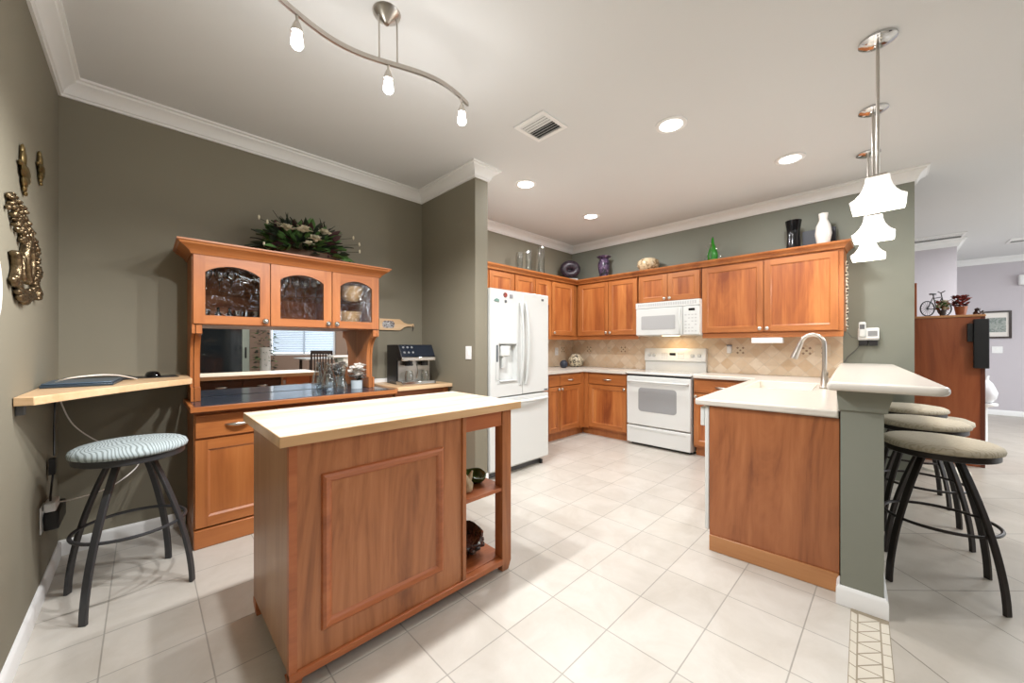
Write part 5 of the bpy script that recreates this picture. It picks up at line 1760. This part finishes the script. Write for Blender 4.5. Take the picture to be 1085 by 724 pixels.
# ornaments on the oak cabinet
ZO = 1.5605
ZO = 1.563
bk_ = thing('model_bicycle', 'small black wire model bicycle on top of the oak cabinet', 'model', (6.28, -0.335, ZO + 0.001), 0.75)
bk_.scale = (1.2, 1.2, 1.3)
def wheel(y, r=0.062):
    q = MB()
    q.tube([(0, y + r * math.cos(2 * PI * i / 28), r + 0.005 + r * math.sin(2 * PI * i / 28)) for i in range(28)], 0.005, 6, close=True)
    for i in range(8):
        a = PI * i / 8
        q.tube([(0, y + r * math.cos(a), r + 0.005 + r * math.sin(a)), (0, y - r * math.cos(a), r + 0.005 - r * math.sin(a))], 0.0015, 4)
    q.build('wheel', M['black'], bk_)
wheel(0.075)
wheel(-0.075)
q = MB()
for a, b in (((0.075, 0.067), (0.02, 0.17)), ((0.075, 0.067), (-0.005, 0.06)), ((-0.005, 0.06), (0.025, 0.185)), ((0.02, 0.155), (-0.05, 0.165)), ((-0.005, 0.06), (-0.05, 0.155)), ((-0.075, 0.067), (-0.045, 0.20)), ((-0.045, 0.20), (-0.075, 0.215))):
    q.tube([(0, a[0], a[1]), (0, b[0], b[1])], 0.004, 6)
q.tube([(-0.03, -0.05, 0.215), (0, -0.045, 0.20), (0.03, -0.05, 0.215)], 0.004, 6)
q.build('bike_frame', M['black'], bk_)
MB().box(-0.012, 0.012, 0.005, 0.05, 0.185, 0.197).build('saddle', M['black'], bk_, bevel=0.003)
def potted(label, loc, r, hgt, potm, cols, sz):
    t_2 = thing('potted_flowers', label, 'flowers', loc)
    MB().lathe([(0, 0), (r * 0.7, 0), (r, hgt), (r * 0.9, hgt), (r * 0.65, 0.006), (0, 0.006)], 20).build('pot', potm, t_2)
    q = MB()
    for i in range(150):
        a = rnd.uniform(0, 2 * PI); rr_ = rnd.uniform(0, r * 1.1); z = hgt + rnd.uniform(-0.005, sz)
        leaf_mesh(q, (rr_ * math.cos(a), rr_ * math.sin(a), z), (math.cos(a), math.sin(a), 1.0), 0.032, 0.028, rnd.choice(cols))
    q.build('flowers', None, t_2, smooth=60, fixn=False)
red = mat('red_petal', S(150, 60, 50), 0.6)
potted('red flowers in a copper pot, the larger of two on the oak cabinet', (6.30, -0.515, ZO), 0.050, 0.10, mat('copper_pot', S(150, 90, 60), 0.35, 0.3), [red, red, M['leaf_dark'], M['leaf_wine']], 0.11)
potted('small pot with pale flowers between the bicycle and the red flowers', (6.13, -0.375, ZO), 0.030, 0.06, mat('dark_pot2', S(60, 50, 44), 0.4), [M['petal'], M['leaf'], red], 0.09)
fg = MB()
fg.lathe([(0, 0), (0.03, 0), (0.032, 0.02), (0.018, 0.04), (0.022, 0.06), (0, 0.075)], 14)
fg.lathe([(0, 0.02), (0.014, 0.03), (0, 0.045)], 10, None, Matrix.Translation((0, -0.035, 0)))
o = place(fg.build('dark_figurine', M['brown_glaze'], smooth=60), (6.2, -0.618, ZO))
tag(o, 'small dark figurine at the right edge of the oak cabinet top', 'figurine')
# picture on the far wall
pic = thing('framed_picture', 'dark framed landscape picture on the far lavender wall', 'picture', (10.899, -1.30, 1.615), R90)
q = MB()
w_, h_ = 0.19, 0.245
w_ = 0.165
q.box(-w_, w_, -0.03, 0, h_ - 0.03, h_).box(-w_, w_, -0.03, 0, -h_, -h_ + 0.03).box(-w_, -w_ + 0.03, -0.03, 0, -h_ + 0.03, h_ - 0.03).box(w_ - 0.03, w_, -0.03, 0, -h_ + 0.03, h_ - 0.03)
q.build('frame', M['dark_wood'], pic, smooth=0)
MB().box(-w_ + 0.03, w_ - 0.03, -0.012, -0.001, -h_ + 0.03, h_ - 0.03).build('mat_board', M['stone_white'], pic, smooth=0)
MB().box(-w_ + 0.06, w_ - 0.06, -0.014, -0.0125, -h_ + 0.11, h_ - 0.12).build('print', mottled('landscape_print', [S(120, 130, 124), S(150, 156, 150), S(170, 172, 166)], 14, 0.5), pic, smooth=0)
plate('light_switch', 'white switch on the far wall below the framed picture', 'switch', (10.899, -1.31, 1.165), R90, kind='switch', w=0.12, h=0.12, col='trim')
sc2 = MB().box(-0.09, 0.09, -0.10, 0, -0.09, 0.09).build('wall_sconce', M['trim'], bevel=0.02)
place(tag(sc2, 'white box fixture high on the far lavender wall at the right edge', 'fixture'), (10.899, -1.62, 2.38), R90)
lm = thing('glass_jug', 'pale glass jug on a stand peeking out behind the oak cabinet', 'jug', (7.2, -0.775, 0))
MB().lathe([(0, 0), (0.12, 0), (0.12, 0.02), (0.02, 0.04), (0.02, 0.50), (0.10, 0.53), (0.10, 0.55), (0, 0.55)], 24).build('stand', M['trim'], lm)
MB().lathe([(0, 0.551), (0.05, 0.551), (0.09, 0.61), (0.10, 0.68), (0.06, 0.79), (0.03, 0.83), (0.035, 0.88), (0, 0.88)], 24).build('jug_body', mat('milk_glass', S(214, 214, 216), 0.15), lm, smooth=60)

# ------------------------------------------------------------------ dining side behind the camera (seen in the mirror)
dt = thing('dining_table', 'pale topped dining table behind, seen in the hutch mirror', 'table', (3.15, -2.15, 0))
MB().box(-0.75, 0.75, -0.45, 0.45, 0.94, 0.97).build('table_top', M['solid_white'], dt, bevel=0.004)
for a, b in ((-0.65, -0.38), (0.60, -0.38), (-0.65, 0.33), (0.60, 0.33)):
    MB().box(a, a + 0.05, b, b + 0.05, 0, 0.939).build('leg', M['dark_wood'], dt, smooth=0)
def dchair(loc, rz, label):
    c_ = thing('dining_chair', label, 'chair', loc, rz, 'dark dining chairs in the mirror')
    MB().box(-0.2, 0.2, -0.2, 0.2, 0.60, 0.65).build('seat', M['dark_wood'], c_, bevel=0.01)
    q = MB()
    q.box(-0.2, -0.165, 0.17, 0.20, 0.651, 1.14).box(0.165, 0.2, 0.17, 0.20, 0.651, 1.14).box(-0.165, 0.165, 0.17, 0.20, 1.07, 1.14)
    for i in range(6):
        q.box(-0.14 + i * 0.05, -0.115 + i * 0.05, 0.175, 0.192, 0.70, 1.07)
    q.box(-0.165, 0.165, 0.17, 0.20, 0.68, 0.72)
    q.build('backrest', M['dark_wood'], c_, smooth=0)
    for a, b in ((-0.19, -0.19), (0.15, -0.19), (-0.19, 0.15), (0.15, 0.15)):
        MB().box(a, a + 0.04, b, b + 0.04, 0, 0.599).build('leg', M['dark_wood'], c_, smooth=0)
    return c_
ch = dchair((2.60, -1.35, 0), 0.3, 'dark slat-back dining chair, left one seen in the hutch mirror')
dup(ch, (3.25, -1.35, 0), 0.0, 'dark slat-back dining chair, right one seen in the hutch mirror')
pp = thing('tall_planter', 'white pedestal planter with trailing plant, seen in the hutch mirror', 'plant', (1.98, -3.2, 0))
MB().lathe([(0, 0), (0.13, 0), (0.11, 0.1), (0.10, 1.15), (0.13, 1.2), (0, 1.2)], 24).build('pedestal', M['stone_white'], pp)
q = MB()
for i in range(200):
    a = rnd.uniform(0, 2 * PI); h_2 = rnd.uniform(-0.7, 0.55)
    r_2 = rnd.uniform(0.12, 0.2) if h_2 < 0 else rnd.uniform(0, 0.22)
    leaf_mesh(q, (r_2 * math.cos(a), r_2 * math.sin(a), 1.2 + h_2), (math.cos(a), math.sin(a), 0.2), 0.08, 0.045, rnd.choice([M['leaf'], M['leaf_dark']]))
pl_ = q.build('foliage', None, pp, smooth=60, fixn=False)
pl_['kind'] = 'stuff'
